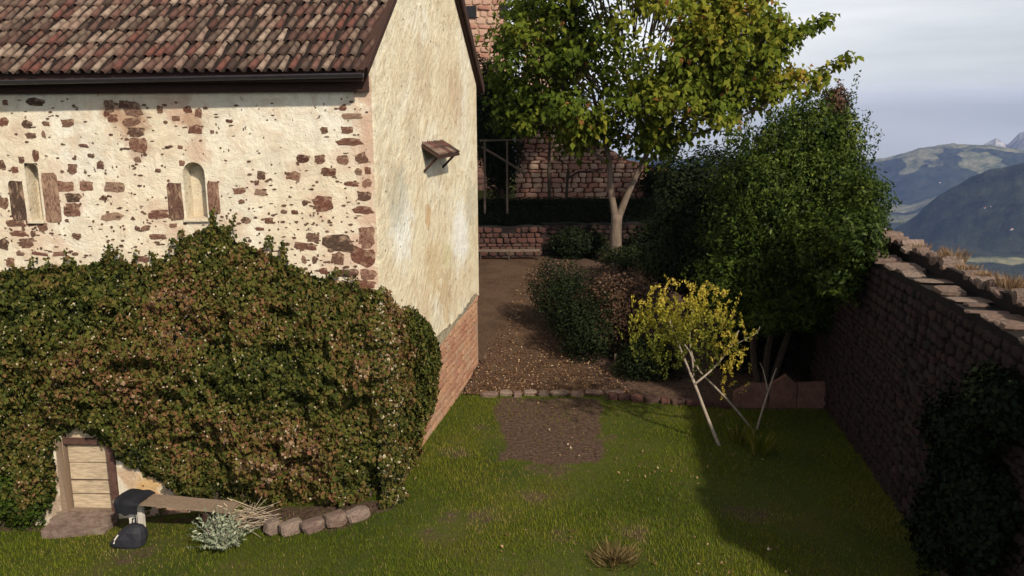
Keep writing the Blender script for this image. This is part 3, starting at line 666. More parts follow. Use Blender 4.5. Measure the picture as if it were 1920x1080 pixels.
# little canopy on the gable
u0, zc0 = gab_uz(786, 274); u1, zc1 = gab_uz(828, 274)
ul = u1-u0; zt0 = zc0+0.05; mb = MB()
a0, a1 = G3(u0, zt0, 0.03), G3(u1, zt0, 0.03); drop, out = 0.27, 0.42
mb.add([a0, a1, a1+NG*out-Z*drop, a0+NG*out-Z*drop]+[v-Z*0.06 for v in (a0, a1, a1+NG*out-Z*drop, a0+NG*out-Z*drop)], [(0, 3, 2, 1), (4, 5, 6, 7), (0, 1, 5, 4), (1, 2, 6, 5), (2, 3, 7, 6), (3, 0, 4, 7)])
can = mb.build('canopy', M['dark_wood'], chapel)
for k in range(int(ul/0.19)):
    uu = u0+0.1+k*0.19; slv = (NG*out-Z*drop); slv = slv/np.linalg.norm(slv); nn = np.cross(slv, G); nn = nn if nn[2] > 0 else -nn
    for q in (0.50, 0.27):
        o = G3(uu, zt0, 0.03)+slv*q+nn*(0.0 if q > .5 else 0.02)
        ob = bpy.data.objects.new('tile', tmes[k % 3]); ob.parent = can
        ob.matrix_basis = Matrix(((G[0], -slv[0], nn[0], o[0]), (G[1], -slv[1], nn[1], o[1]), (G[2], -slv[2], nn[2], o[2]), (0, 0, 0, 1))) @ Matrix.Diagonal((1, 0.6, .7, 1)); COL.objects.link(ob)
for uu in (u0+0.15, u1-0.15):
    bt = G3(uu, zt0-0.62, 0.05); MB().tube([bt, G3(uu, zt0-0.31, 0.36)], 0.03, 6).build('bracket', M['dark_wood'], chapel)

# door with frame and steps
mb = MB(); mb.add([L3(dua, dzb, -.16), L3(dub, dzb, -.16), L3(dub, dzt, -.16), L3(dua, dzt, -.16)], [(3, 2, 1, 0)])
for a, b in (((dua, dzb), (dua, dzt)), ((dub, dzt), (dub, dzb)), ((dua, dzt), (dub, dzt)), ((dub, dzb), (dua, dzb))):
    mb.add([L3(*a), L3(*b), L3(*b, -.16), L3(*a, -.16)], [(0, 1, 2, 3)])
door = mb.build('door', M['old_wood'], chapel)
dh = dzt-dzb; um = (dua+dub)/2
for (f0, f1) in ((0.0, 0.17), (0.18, 0.33), (0.35, 0.55), (0.555, 0.76), (0.80, 0.99)):
    sb = MB().box(L3(um, dzb+dh*(f0+f1)/2, -0.135+RNG.uniform(0, .012)), D*((dub-dua)/2-0.03), NL*0.02, Z*(dh*(f1-f0)/2-0.008), 0.004)
    obj('plank', sb.V, sb.F, M['pale_wood'], door)
fr = MB().box(L3(dub+0.06, dzb+dh*0.42, 0.02), D*0.06, NL*0.05, Z*dh*0.42, 0.015).build('door_post', M['old_wood'], chapel)
MB().box(L3(dua-0.05, dzb+dh*0.42, 0.02), D*0.07, NL*0.05, Z*dh*0.42, 0.01).build('door_post', M['red_wood'], chapel)
MB().box(L3(um, dzb+dh*0.82, -0.06), D*((dub-dua)/2-0.005), NL*0.05, Z*0.05, 0.008).build('lintel', M['red_wood'], chapel)
for k, (dz_, o) in enumerate(((-0.09, 0.2), (-0.2, 0.42))):
    MB().box(L3(um+0.05, dzb+dz_, o), D*((dub-dua)/2+0.12+0.06*k), NL*0.24, Z*0.09, 0.015).build('step', M['coping'], chapel)
# ------------------------------------------------------------------ leaves and branches
def unit(v): return v/(np.linalg.norm(v, axis=-1, keepdims=True)+1e-9)
def leaf_mesh(C, Nn, Ln, Wd, var, tdir=None, fold=0.25, jitter=1.0):
    n = len(C); Nn = unit(Nn+jitter*RNG.normal(0, .45, (n, 3)))
    T = RNG.normal(0, 1, (n, 3)) if tdir is None else tdir+RNG.normal(0, .5, (n, 3))
    T = unit(T-np.sum(T*Nn, 1, keepdims=True)*Nn); Bv = np.cross(Nn, T)
    Ln = np.broadcast_to(Ln, (n,))[:, None]*RNG.uniform(.65, 1.3, (n, 1)); Wd = np.broadcast_to(Wd, (n,))[:, None]*RNG.uniform(.7, 1.25, (n, 1))
    up = Nn*Wd*fold
    V = np.stack([C-T*Ln*.5, C+Bv*Wd*.5+up-T*Ln*.06, C+T*Ln*.5-up*.6, C-Bv*Wd*.5+up-T*Ln*.06], 1).reshape(-1, 3)
    return V, np.arange(4*n).reshape(n, 4), np.repeat(np.clip(var, 0, 1), 4)
def leaf_obj(name, parts, mat, parent=None):
    V = np.concatenate([p[0] for p in parts]); off = np.cumsum([0]+[len(p[0]) for p in parts[:-1]])
    F = np.concatenate([p[1]+o for p, o in zip(parts, off)]); a = np.concatenate([p[2] for p in parts])
    return obj(name, V, F, mat, parent, attrs={'var': a})
def blob(c, rad, n, Ln, Wd, shell=0.35, seed=0.0, lump=0.5, lf=2.2, vr=(0.0, 1.0), tdir=None, low=0.0, out=1.0):
    c = np.asarray(c, float); rad = np.broadcast_to(np.asarray(rad, float), (3,))
    d = unit(RNG.normal(0, 1, (n, 3))); r = 1-shell*np.abs(RNG.normal(0, 1, n)); r = np.clip(r, 0.05, 1.12)
    k = 1+lump*(fbm(d*lf, 3, seed)-0.5)*2
    P = c+d*rad*(r*k)[:, None]
    v = vr[0]+(vr[1]-vr[0])*np.clip(0.55*RNG.random(n)+0.9*(fbm(P*1.1, 3, seed+3)-0.28), 0, 1)
    nrm = unit(d*out+np.array([0, 0, 0.35]))
    keep = np.ones(n, bool) if low == 0 else (P[:, 2] > low)
    return leaf_mesh(P[keep], nrm[keep], Ln, Wd, v[keep], tdir)

M['vine_leaf'] = m_leaf('creeper_leaf', [(0.0, (0.010, 0.014, 0.005)), (0.3, (0.050, 0.062, 0.012)), (0.52, (0.098, 0.094, 0.019)), (0.68, (0.135, 0.085, 0.03)), (0.88, (0.165, 0.07, 0.038)), (0.93, (0.36, 0.30, 0.19)), (1.0, (0.5, 0.43, 0.31))], 0.15, 0.7, 0.08)
M['maple_leaf'] = m_leaf('autumn_leaf', [(0.0, (0.05, 0.08, 0.010)), (0.35, (0.115, 0.15, 0.016)), (0.65, (0.22, 0.22, 0.025)), (0.85, (0.30, 0.22, 0.03)), (1.0, (0.22, 0.10, 0.03))], 0.4)
M['laurel_leaf'] = m_leaf('laurel_leaf', [(0.0, (0.010, 0.020, 0.004)), (0.45, (0.030, 0.052, 0.007)), (0.8, (0.078, 0.108, 0.014)), (1.0, (0.17, 0.18, 0.04))], 0.22, 0.5, 0.1)
M['yellow_leaf'] = m_leaf('yellow_leaf', [(0.0, (0.07, 0.08, 0.014)), (0.35, (0.17, 0.175, 0.025)), (0.7, (0.40, 0.33, 0.04)), (1.0, (0.55, 0.40, 0.09))], 0.35)
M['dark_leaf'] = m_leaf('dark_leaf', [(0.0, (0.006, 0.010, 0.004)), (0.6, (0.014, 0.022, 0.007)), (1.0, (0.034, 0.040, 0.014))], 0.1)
M['brown_leaf'] = m_leaf('russet_leaf', [(0.0, (0.035, 0.022, 0.014)), (0.5, (0.085, 0.05, 0.03)), (0.8, (0.13, 0.07, 0.045)), (1.0, (0.24, 0.2, 0.14))], 0.15)
M['sage_leaf'] = m_leaf('sage_leaf', [(0.0, (0.12, 0.15, 0.09)), (0.6, (0.26, 0.29, 0.19)), (1.0, (0.4, 0.4, 0.3))], 0.15)
M['grass_blade'] = m_leaf('grass_blade', [(0.0, (0.060, 0.085, 0.006)), (0.45, (0.125, 0.155, 0.010)), (0.8, (0.19, 0.17, 0.02)), (1.0, (0.28, 0.21, 0.08))], 0.3)
M['dry_grass'] = m_leaf('dry_grass', [(0.0, (0.13, 0.075, 0.04)), (0.6, (0.26, 0.16, 0.085)), (1.0, (0.42, 0.3, 0.18))], 0.2)
M['dry_plant'] = m_leaf('dry_plant', [(0.0, (0.07, 0.06, 0.02)), (0.6, (0.15, 0.10, 0.04)), (1.0, (0.28, 0.2, 0.09))], 0.2)
M['litter'] = m_leaf('fallen_leaf', [(0.0, (0.08, 0.04, 0.02)), (0.5, (0.20, 0.11, 0.055)), (0.85, (0.34, 0.21, 0.12)), (1.0, (0.5, 0.38, 0.26))], 0.1, 0.7)

# ------------------------------------------------------------------ the creeper on the chapel wall
VP = [(-60, 520), (0, 518), (80, 510), (150, 503), (215, 490), (270, 508), (335, 486), (345, 455), (395, 432), (430, 450), (470, 470), (510, 485), (540, 512), (600, 525), (650, 540), (712, 553)]
VPb = [(716, 900), (690, 940), (620, 950), (500, 952), (420, 925), (345, 930), (300, 888), (245, 872), (222, 845), (190, 815), (150, 795), (112, 800), (96, 850), (100, 930), (60, 975), (-60, 985)]
PL = [long_uz(*q) for q in VP+VPb]
def vine_patch(P, n, to3, nrm, tmax, corner_u=None, seed=0.0):
    P = [tuple(p) for p in P]; us = [p[0] for p in P]; zs = [p[1] for p in P]
    u = RNG.uniform(min(us)-.15, max(us)+.15, n); z = RNG.uniform(min(zs)-.15, max(zs)+.15, n)
    inside = poly_in(u, z, P); dist = seg_dist(u, z, P, lambda a, b: a[0] < 0.25 and b[0] < 0.25)
    nb = fbm(np.stack([u*2.6, z*2.6, u*0+seed], -1), 3, 7.0)
    keep = (inside | (dist < 0.22*nb*RNG.random(n))); 
    u, z, dist, inside, nb = u[keep], z[keep], np.where(inside, dist, 0)[keep], inside[keep], nb[keep]
    lump = fbm(np.stack([u*1.5, z*1.5, u*0+seed], -1), 4, 21.0)
    l2 = fbm(np.stack([u*4.2, z*3.2, u*0+seed], -1), 3, 51.0)
    th = 0.1+tmax*(1-np.exp(-dist/0.45))*np.clip(0.1+1.6*lump+1.7*(l2-.5), 0.1, 2)
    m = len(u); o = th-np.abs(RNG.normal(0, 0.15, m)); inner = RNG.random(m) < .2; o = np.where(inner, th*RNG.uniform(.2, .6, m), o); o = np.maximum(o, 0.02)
    C = to3(u, z, o)
    big = fbm(np.stack([u*0.55, z*0.75, u*0+seed], -1), 3, 33.0)
    r = RNG.random(m); v = np.clip(0.13+0.55*r+.75*(big-0.42)+.4*(l2-.5), 0, 0.9); v = np.where(RNG.random(m) < 0.06, 0.97, v); v = np.where(inner, .0, v)  # inner leaves and hollows coloured darkest, shade put into the leaf colour
    N_ = np.tile(nrm, (m, 1))+np.array([0, 0, 0.3])+RNG.normal(0, .55, (m, 3))
    return leaf_mesh(C, N_, np.where(v > .95, .05, .075+.05*RNG.random(m)**2), np.where(v > .95, .04, .058+.04*RNG.random(m)**2), v, np.tile(np.array([0, 0, -1.0]), (m, 1)), 0.3)
PG = [gab_uz(*q) for q in ((700, 548), (722, 556), (742, 580), (770, 585), (793, 602), (812, 640), (816, 700), (806, 750), (792, 790), (774, 832), (768, 878), (742, 905), (716, 925))]
PG = [(max(a, -0.0), b) for a, b in PG]
vine = thing('creeper', 'thick green and russet creeper covering the lower chapel wall and wrapping its corner', 'creeper', tuple(L3(4, -0.3, 0.3)))
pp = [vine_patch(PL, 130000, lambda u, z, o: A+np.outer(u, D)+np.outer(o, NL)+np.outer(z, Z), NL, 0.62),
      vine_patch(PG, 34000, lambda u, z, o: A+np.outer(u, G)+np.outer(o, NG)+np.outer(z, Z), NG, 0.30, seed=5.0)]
# foliage rounding the corner between the two faces
k = 16000; an = RNG.uniform(0, 1, k); zz = RNG.uniform(0.0, 3.9, k); zz = zz[:, None]
def _lf(sd): return 1.6*fbm(np.concatenate([zz*0, zz*1.5, zz*0+sd], -1), 4, 21.0)+1.7*(fbm(np.concatenate([zz*0, zz*3.2, zz*0+sd], -1), 3, 51.0)-.5)
lump = ((1-an)*_lf(0.)+an*_lf(5.))[:, None]
rad = 0.1+(0.62*(1-an)+0.30*an)[:, None]*(1-np.exp(-np.clip(3.9-zz, 0, 9)/.45))*np.clip(.1+lump, .1, 2)-np.abs(RNG.normal(0, .15, (k, 1)))
dirv = unit(NL[None]*np.cos(an*math.pi/2)[:, None]+NG[None]*np.sin(an*math.pi/2)[:, None])
bigc = (1-an)*fbm(np.concatenate([zz*0, zz*.75, zz*0], -1), 3, 33.0)+an*fbm(np.concatenate([zz*0, zz*.75, zz*0+5], -1), 3, 33.0)
pp.append(leaf_mesh(A+dirv*np.maximum(rad, .03)+Z*zz, dirv+Z*.3+RNG.normal(0, .55, (k, 3)), 0.08, 0.062, np.where(RNG.random(k) < .06, .97, np.where(RNG.random(k) < .2, 0, np.clip(.13+.55*RNG.random(k)+.75*(bigc-.42), 0, .9))), np.tile(-Z, (k, 1)), .3))  # scattered near-black leaves carry the inner shade in their colour
shoots = MB()
def shoot(px, py, ang, ln_, n):
    u, z = long_uz(px, py); p_ = []; a_ = ang
    for k_ in range(n):
        p_.append(L3(u, z, .08+.05*RNG.random())); a_ += RNG.normal(0, .18); u -= math.cos(a_)*ln_/n; z += math.sin(a_)*ln_/n
    p_ = np.array(p_); shoots.tube(p_, [.008*(1-.7*q_/n) for q_ in range(n)], 4)
    q_ = np.repeat(p_, 3, 0)+RNG.normal(0, .03, (3*n, 3))+NL*.03
    pp.append(leaf_mesh(q_, np.tile(NL, (3*n, 1))+RNG.normal(0, .4, (3*n, 3)), .085, .065, np.clip(.1+.6*RNG.random(3*n), 0, .85), np.tile(-Z, (3*n, 1)), .3))
for (px, py) in VP[1:-1]:
    for k_ in range(4): shoot(px+RNG.uniform(-35, 35), py+14, RNG.uniform(.6, 2.5), RNG.uniform(.25, .6), 10)
for (px, py) in ((395, 435), (405, 440), (410, 432), (350, 470), (420, 445), (215, 492), (205, 495), (160, 505)): shoot(px, py+6, RNG.uniform(1.1, 2.0), RNG.uniform(.3, .55), 12)
for k_ in range(40): shoot(RNG.uniform(240, 700), 930, RNG.uniform(-2.2, -.9), RNG.uniform(.2, .45), 8)
shoots.build('shoots', M['dark_bark'], vine, kind='stuff')
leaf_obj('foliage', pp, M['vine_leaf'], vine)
mb = MB()
for k in range(34):
    u = RNG.uniform(.2, 9.5); z0 = -0.9+0.5*(u < 4); pts = []; uu = u
    if dua-1.6 < u < dub+.5: continue
    for q in range(9):
        zq = z0+q*0.45; uu += RNG.uniform(-.18, .18); pts.append(L3(uu, zq, 0.06+RNG.uniform(0, .06)))
    mb.tube(pts, [0.035*(1-q/11) for q in range(9)], 5)
mb.build('stems', M['dark_bark'], vine, kind='stuff')

# low bushes at the chapel foot
def bush(name, label, cat, parts, mat, base, stems=5, stem_h=0.6, smat='dark_bark', group=None, spread=0.3):
    th = thing(name, label, cat, tuple(base), group); leaf_obj('foliage', parts, M[mat], th); mb = MB()
    for k in range(stems):
        a = RNG.uniform(0, 6.28); top = np.array(base)+np.array([math.cos(a)*spread, math.sin(a)*spread, stem_h*RNG.uniform(.7, 1.1)])
        mb.tube([base, (np.array(base)+top)/2+RNG.uniform(-.04, .04, 3), top], [0.03*stem_h+.006, 0.02*stem_h+.005, 0.006], 5)
    mb.build('stem', M[smat], th); return th
p = on_ground(45, 985)
bush('evergreen_bush', 'dark green bushy growth beside the old chapel door', 'bush', [blob(p+Z*0.75+NL*0.0, (0.75, 0.5, 0.85), 9000, .07, .05, .4, 2.0)], 'laurel_leaf', p, 5, 0.8)

# edging of upright stones round the bed, each stone a part
eb = [(512, 1000, 30, 26), (548, 1000, 44, 24), (590, 994, 48, 22), (632, 985, 46, 25), (672, 974, 44, 22)]
p0 = on_ground(600, 1000); ed = thing('stone_edging', 'curved edging of pale pinkish upright stones round the creeper bed', 'edging', tuple(p0))
for i, (x, y, w, h) in enumerate(eb):
    p = on_ground(x, y); sc = np.linalg.norm(p-CAM)/FPX; pn = on_ground(x+10, y-4); ax = unit((pn-p)*np.array([1, 1, 0])); nn = np.array([ax[1], -ax[0], 0])
    ob = put_stone(SM['coping'][i % 10], p+Z*(h*sc*0.42), ax, nn, w*sc*1.0, h*sc*1.05, 0.2, ed, RNG.uniform(-.1, .1)); ob.matrix_parent_inverse = Matrix.Translation(-Vector(p0))
    ob.matrix_parent_inverse = Matrix.Translation(-Vector(tuple(p0)))

# plank bench, jacket and bag
pa, pb = on_ground(232, 1004), on_ground(445, 1000)
bd = unit((pb-pa)*np.array([1, 1, 0])); bn = np.array([bd[1], -bd[0], 0]); zt = max(pa[2], pb[2])+0.52
bench = thing('plank_bench', 'rough plank bench standing in front of the creeper', 'bench', tuple((pa+pb)/2))
bm_, bl_ = (pa+pb)/2, np.linalg.norm(pb-pa)/2
for k, o in enumerate((-0.11, 0.11)):
    MB().box(np.array([bm_[0], bm_[1], zt])+bn*o, bd*bl_*(1.0 if k else 0.97), bn*0.1, Z*0.022, 0.008).build('seat_plank', M['old_wood'], bench)
for (f, mt) in ((-0.72, 'white_paint'), (0.55, 'dark_wood')):
    c = bm_+bd*bl_*f; gz = float(ground_z(c[0], c[1]))-0.03; hh = zt-0.025-gz
    for o in (-0.12, 0.12): MB().box(np.array([c[0], c[1], gz+hh/2])+bn*o, bd*0.055, bn*0.04, Z*hh/2, 0.004).build('leg', M[mt], bench)
    MB().box(np.array([c[0], c[1], zt-0.09])+bn*0, bd*0.03, bn*0.07, Z*0.04).build('crossbar', M[mt], bench)
def cloth(name, label, cat, P, F, mat, sub=2, solid=0.02):
    o = obj(name, P, F, mat, None, True); tag(o, label, cat)
    m = o.modifiers.new('s', 'SUBSURF'); m.levels = m.render_levels = sub; q = o.modifiers.new('t', 'SOLIDIFY'); q.thickness = solid; return o
# jacket folded over the plank: a draped sheet with folds
jc = bm_-bd*bl_*0.72; na, nb_ = 9, 13; P = []; F = []
for i in range(na):
    for j in range(nb_):
        a = (i/(na-1)-.5)*0.56; b = (j/(nb_-1)-.5)*2
        y_ = np.clip(b, -.32, .32)*0.75; drop_ = max(0, abs(b)-.32)*(0.34 if b > 0 else 0.2)
        P.append(np.array([jc[0], jc[1], zt+0.05])+bd*(a*(1-0.35*max(0, abs(b)-.3))+0.02*math.sin(7*b))+bn*(y_+(0.03*math.sin(9*a+2*b)+.05 if b > .3 else 0))+Z*(-drop_+0.05*math.exp(-(a/.2)**2)*(1-abs(b))+0.022*math.sin(19*a+5*b)+.012*math.sin(31*a-7*b)))
for i in range(na-1):
    for j in range(nb_-1): F.append((i*nb_+j, (i+1)*nb_+j, (i+1)*nb_+j+1, i*nb_+j+1))
cloth('jacket', 'black jacket draped over the end of the plank bench', 'jacket', P, F, M['black_cloth'])
# soft bag slumped on the grass, with flap, strap and handle
p = on_ground(240, 1022); bag = thing('bag', 'dark grey bag slumped on the grass below the jacket', 'bag', tuple(p))
V = []; F = []; rows = [(0.0, .30, .17), (.07, .34, .20), (.2, .31, .19), (.33, .24, .15), (.42, .15, .10), (.46, .05, .04)]
for z_, a_, b_ in rows:
    for k in range(14):
        an = 2*math.pi*k/14; j = 1+.06*math.sin(3*an+9*z_); V.append(p+bd*(a_*math.copysign(abs(math.cos(an))**.7, math.cos(an))*j+.42*z_)+bn*(b_*math.copysign(abs(math.sin(an))**.7, math.sin(an))*j-.05*z_)+Z*z_)
for r_ in range(len(rows)-1):
    for k in range(14): F.append((r_*14+k, r_*14+(k+1) % 14, (r_+1)*14+(k+1) % 14, (r_+1)*14+k))
F.append(tuple(range(14))[::-1]); F.append(tuple(range(70, 84)))
V = np.array(V); V = V+.05*(np.stack([vnoise(V*7, s_) for s_ in (1., 7., 13.)], -1)-.5)*np.clip((V[:, 2:3]-p[2])*8, 0, 1)
obj('body', V, F, M['grey_cloth'], bag, False)
MB().tube([p+bd*(-.15)+bn*.19+Z*.12, p+bd*(-.12)+bn*.2+Z*.2, p+bd*(-.06)+bn*.17+Z*.29], .016, 6).build('strap', M['white_paint'], bag)
MB().tube([p+bd*.14+Z*.44, p+bd*.16+Z*.56, p+bd*.22+Z*.58, p+bd*.22+Z*.44], .018, 6).build('handle', M['black_cloth'], bag)

# silver-leaved plant and dry twigs at the bed
p = on_ground(415, 1028); C = []; sage = []
for k in range(150):
    a, el = RNG.uniform(0, 6.28), RNG.uniform(.5, 1.45); dr = np.array([math.cos(a)*math.cos(el), math.sin(a)*math.cos(el), math.sin(el)]); L_ = RNG.uniform(.4, .85)
    tq_ = np.linspace(.25, 1, 11)[:, None]; Cc = p+dr*L_*tq_+Z*(-.12)*(tq_**2)*(1-el/1.6)
    sage.append(leaf_mesh(Cc, RNG.normal(0, 1, (11, 3)), .10, .034, RNG.random(11), np.tile(dr, (11, 1))))
bush('sage_plant', 'silvery grey leaved herb sprawling on the lawn edge by the bench', 'plant', sage, 'sage_leaf', p, 9, 0.5, 'pale_bark', spread=.25)
p = on_ground(465, 1000); tw = thing('twig_heap', 'heap of dry pale twigs lying against the bed edge by the bench', 'twigs', tuple(p))
for q in range(3):
    mb = MB()
    for k in range(22):
        a = RNG.normal(0.3, .5); c = p+bd*RNG.uniform(-.45, .4)+bn*RNG.uniform(-.25, .15)+Z*RNG.uniform(.05, .5); dv = bd*math.cos(a)+Z*math.sin(a)*.8+bn*RNG.uniform(-.3, .3); L_ = RNG.uniform(.2, .45)
        mb.tube([c-dv*L_, c+RNG.uniform(-.03, .03, 3), c+dv*L_], [.008, .007, .004], 4)
    mb.build('twigs', M['pale_wood' if q else 'pale_bark'], tw, kind='stuff')

# ------------------------------------------------------------------ rubble wall builder
def rubble_wall(th, o, ax, nrm, length, z0, z1fun, mesh_set, mat_rest, sizes, limit, order=None, th_s=0.09, name='stone', skipfun=None):
    """coursed random rubble over a face; the first `limit` (by order) are stones of their own"""
    items = []; zc = z0
    while zc < 22:
        hc = RNG.uniform(*sizes[1]); uc = RNG.uniform(-.2, 0); anyp = False
        while uc < length:
            wc = RNG.uniform(*sizes[0]); um = uc+wc/2
            if 0 <= um <= length and zc+hc <= z1fun(um)+0.02 and not (skipfun and skipfun(um, zc+hc/2)): items.append((um, zc+hc/2, wc*.96, hc*.93)); anyp = True
            uc += wc
        zc += hc
        if not anyp and zc > z0+1: break
    if order: items.sort(key=order)
    rest = MB()
    loc = Vector(th['_loc'])
    for i, (um, zm, w, h) in enumerate(items):
        me = mesh_set[RNG.integers(len(mesh_set))]; pos = np.asarray(o)+np.asarray(ax)*um+Z*zm+np.asarray(nrm)*RNG.uniform(-.03, .025)
        if i < limit:
            ob = put_stone(me, pos, ax, nrm, w, h, th_s*RNG.uniform(.7, 1.6), th, RNG.uniform(-.16, .16), name); ob.matrix_parent_inverse = Matrix.Translation(-loc)
        else:
            Mx = np.array(frame_mat(pos, ax, nrm, Z)@Matrix.Rotation(RNG.uniform(-.16, .16), 4, 'Y')@Matrix.Diagonal((w, th_s*RNG.uniform(.8, 1.5), h, 1)))
            co = np.array([v.co for v in me.vertices]); rest.add(co@Mx[:3, :3].T+Mx[:3, 3], [tuple(p_.vertices) for p_ in me.polygons])
    if rest.V: rest.build('small_stones', mat_rest, th, kind='stuff')

# the garden wall on the right
gw = thing('garden_wall', 'tall shaded rubble garden wall with rough stone coping on the valley side', 'wall', tuple(WB0+WD*6))
WH = 4.4
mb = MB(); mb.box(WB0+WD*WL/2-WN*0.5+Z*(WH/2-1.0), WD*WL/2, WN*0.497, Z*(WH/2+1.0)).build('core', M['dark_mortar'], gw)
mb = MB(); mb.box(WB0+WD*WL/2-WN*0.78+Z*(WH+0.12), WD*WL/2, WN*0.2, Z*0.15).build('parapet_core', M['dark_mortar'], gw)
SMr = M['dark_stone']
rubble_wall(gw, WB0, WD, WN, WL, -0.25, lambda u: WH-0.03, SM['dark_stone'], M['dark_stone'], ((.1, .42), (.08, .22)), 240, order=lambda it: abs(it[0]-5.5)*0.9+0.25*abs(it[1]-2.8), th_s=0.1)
uc = 0.0; k = 0
while uc < 17:
    wc = RNG.uniform(.18, .6); hh = RNG.uniform(.04, .12)
    if RNG.random() < .25: uc += wc*.6; continue
    ob = put_stone(SM['coping'][k % 10], WB0+WD*(uc+wc/2)-WN*RNG.uniform(.18, .36)+Z*(WH+hh*.4), unit(WD+WN*RNG.uniform(-.3, .3)), WN, wc*RNG.uniform(.9, 1.1), hh, RNG.uniform(.3, .62), gw, RNG.uniform(-.14, .14), 'coping_slab'); ob.matrix_parent_inverse = Matrix.Translation(-Vector(gw['_loc']))
    uc += wc; k += 1
uc = 0.0
while uc < 17:
    wc = RNG.uniform(.15, .5); hh = RNG.uniform(.08, .28)
    ob = put_stone(SM['coping'][(k*3) % 10], WB0+WD*(uc+wc/2)-WN*RNG.uniform(.68, .82)+Z*(WH+.2+hh*.35), WD, WN, wc*.95, hh, RNG.uniform(.22, .5), gw, RNG.uniform(-.3, .3), 'coping_stone'); ob.matrix_parent_inverse = Matrix.Translation(-Vector(gw['_loc']))
    uc += wc; k += 1
def tuft(name, label, base, n, h, spread, mat, group=None, lean=0.5):
    base = np.asarray(base, float); a = RNG.uniform(0, 6.28, n); rr_ = np.minimum(np.abs(RNG.normal(0, spread, n)), 1.5*spread); b = base+np.stack([np.cos(a)*rr_, np.sin(a)*rr_, np.zeros(n)], -1)
    d_ = np.stack([np.cos(a)*lean*RNG.random(n), np.sin(a)*lean*RNG.random(n), np.ones(n)], -1); L_ = h*RNG.uniform(.5, 1.1, n)[:, None]; sd = unit(np.cross(d_, RNG.normal(0, 1, (n, 3))))*(.008 if mat != 'dry_grass' else .005)
    V = np.stack([b-sd, b+sd, b+d_*L_*.6+sd*.6+np.stack([np.cos(a), np.sin(a), a*0], -1)*.02, b+d_*L_+np.stack([np.cos(a), np.sin(a), -.5+a*0], -1)*(.12*L_)], 1).reshape(-1, 3)
    o = obj(name, V, np.arange(4*n).reshape(n, 4), M[mat], attrs={'var': np.repeat(RNG.random(n), 4)}); return tag(o, label, 'plant', group)
for (px, py, n, h, lb) in ((1785, 512, 260, .36, 'dry tawny grass tuft standing tallest on the garden wall top'), (1895, 575, 380, .30, 'dense dry grass tuft on the wall top at the picture edge'), (1722, 500, 120, .2, 'small dry tuft on the wall top beside the green tree'), (1845, 545, 150, .18, 'low dry tuft between the two larger ones on the wall top'), (1812, 540, 170, .16, 'brownish flat tuft just behind the low dry one on the wall top'), (1760, 520, 150, .15, 'thin short tuft left of the tallest one on the wall top')):
    p = on_plane(px, py, WB0-WN*0.85+Z*4.8, WN); p[2] = WH+.25; tuft('dry_grass_tuft', lb, p, n, h, .13, 'dry_grass', 'dry tufts along the wall top')
# dark ivy hanging on the wall's near end
pp = []
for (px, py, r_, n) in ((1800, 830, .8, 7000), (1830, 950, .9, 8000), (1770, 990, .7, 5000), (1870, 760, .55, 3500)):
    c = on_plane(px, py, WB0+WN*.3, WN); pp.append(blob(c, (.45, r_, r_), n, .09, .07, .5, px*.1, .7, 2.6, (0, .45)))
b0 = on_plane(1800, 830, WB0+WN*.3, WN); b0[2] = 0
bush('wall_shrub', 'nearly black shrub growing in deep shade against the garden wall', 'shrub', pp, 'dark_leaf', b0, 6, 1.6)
# ------------------------------------------------------------------ terrace at the back, ruin walls
ter = MB(); zT = 3.45
ter.box((-4.0, 50.0, zT-3.0), (14.0, 0, 0), (0, 11.7, 0), (0, 0, 3.0)); o = ter.build('upper_terrace', M['ground']); o.data.attributes.new('soil', 'FLOAT', 'POINT'); tag(o, kind='structure')
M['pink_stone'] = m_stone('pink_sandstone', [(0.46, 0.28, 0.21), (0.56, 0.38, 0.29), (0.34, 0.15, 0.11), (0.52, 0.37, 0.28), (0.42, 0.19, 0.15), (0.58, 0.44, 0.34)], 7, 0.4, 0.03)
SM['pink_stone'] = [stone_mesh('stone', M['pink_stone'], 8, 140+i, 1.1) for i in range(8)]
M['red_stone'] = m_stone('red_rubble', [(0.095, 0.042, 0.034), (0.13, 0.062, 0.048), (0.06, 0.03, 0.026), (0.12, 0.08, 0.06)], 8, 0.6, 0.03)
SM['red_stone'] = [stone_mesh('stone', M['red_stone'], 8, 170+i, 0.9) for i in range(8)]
X1 = np.array([1.0, 0, 0]); YN = np.array([0, -1.0, 0])
def ragged(pts, amp):
    us = [p[0] for p in pts]; zs = [p[1] for p in pts]; ph = RNG.uniform(0, 9)
    return lambda u: float(np.interp(u, us, zs))+amp*math.sin(u*3.1+ph)*math.cos(u*1.3+ph)
def masonry(name, label, y, x0, x1, zb, top, sizes, mset, matr, lim, depth, core='mortar', skip=None, order=None):
    th = thing(name, label, 'wall', ((x0+x1)/2, y, zb)); n = 24; mb = MB()
    us = np.linspace(0, x1-x0, n); tp = [top(u) for u in us]
    if skip is None:
        V = [(x0+u, y, zb) for u in us]+[(x0+u, y, t_) for u, t_ in zip(us, tp)]+[(x0+u, y+depth, zb) for u in us]+[(x0+u, y+depth, t_) for u, t_ in zip(us, tp)]
        F = []
        for i in range(n-1): F += [(i, i+1, n+i+1, n+i), (2*n+i+1, 2*n+i, 3*n+i, 3*n+i+1), (n+i, n+i+1, 3*n+i+1, 3*n+i)]
        F += [(0, n, 3*n, 2*n), (n-1, 3*n-1, 4*n-1, 2*n-1)]
        mb.add(V, F)
    mb.build('core', M[core], th)
    rubble_wall(th, np.array([x0, y, 0.0]), X1, YN, x1-x0, zb-.1, top, SM[mset], M[matr], sizes, lim, order, th_s=0.12)
    return th
def xz(px, py, y): p = at_depth(px, py, y); return float(p[0]), float(p[2])
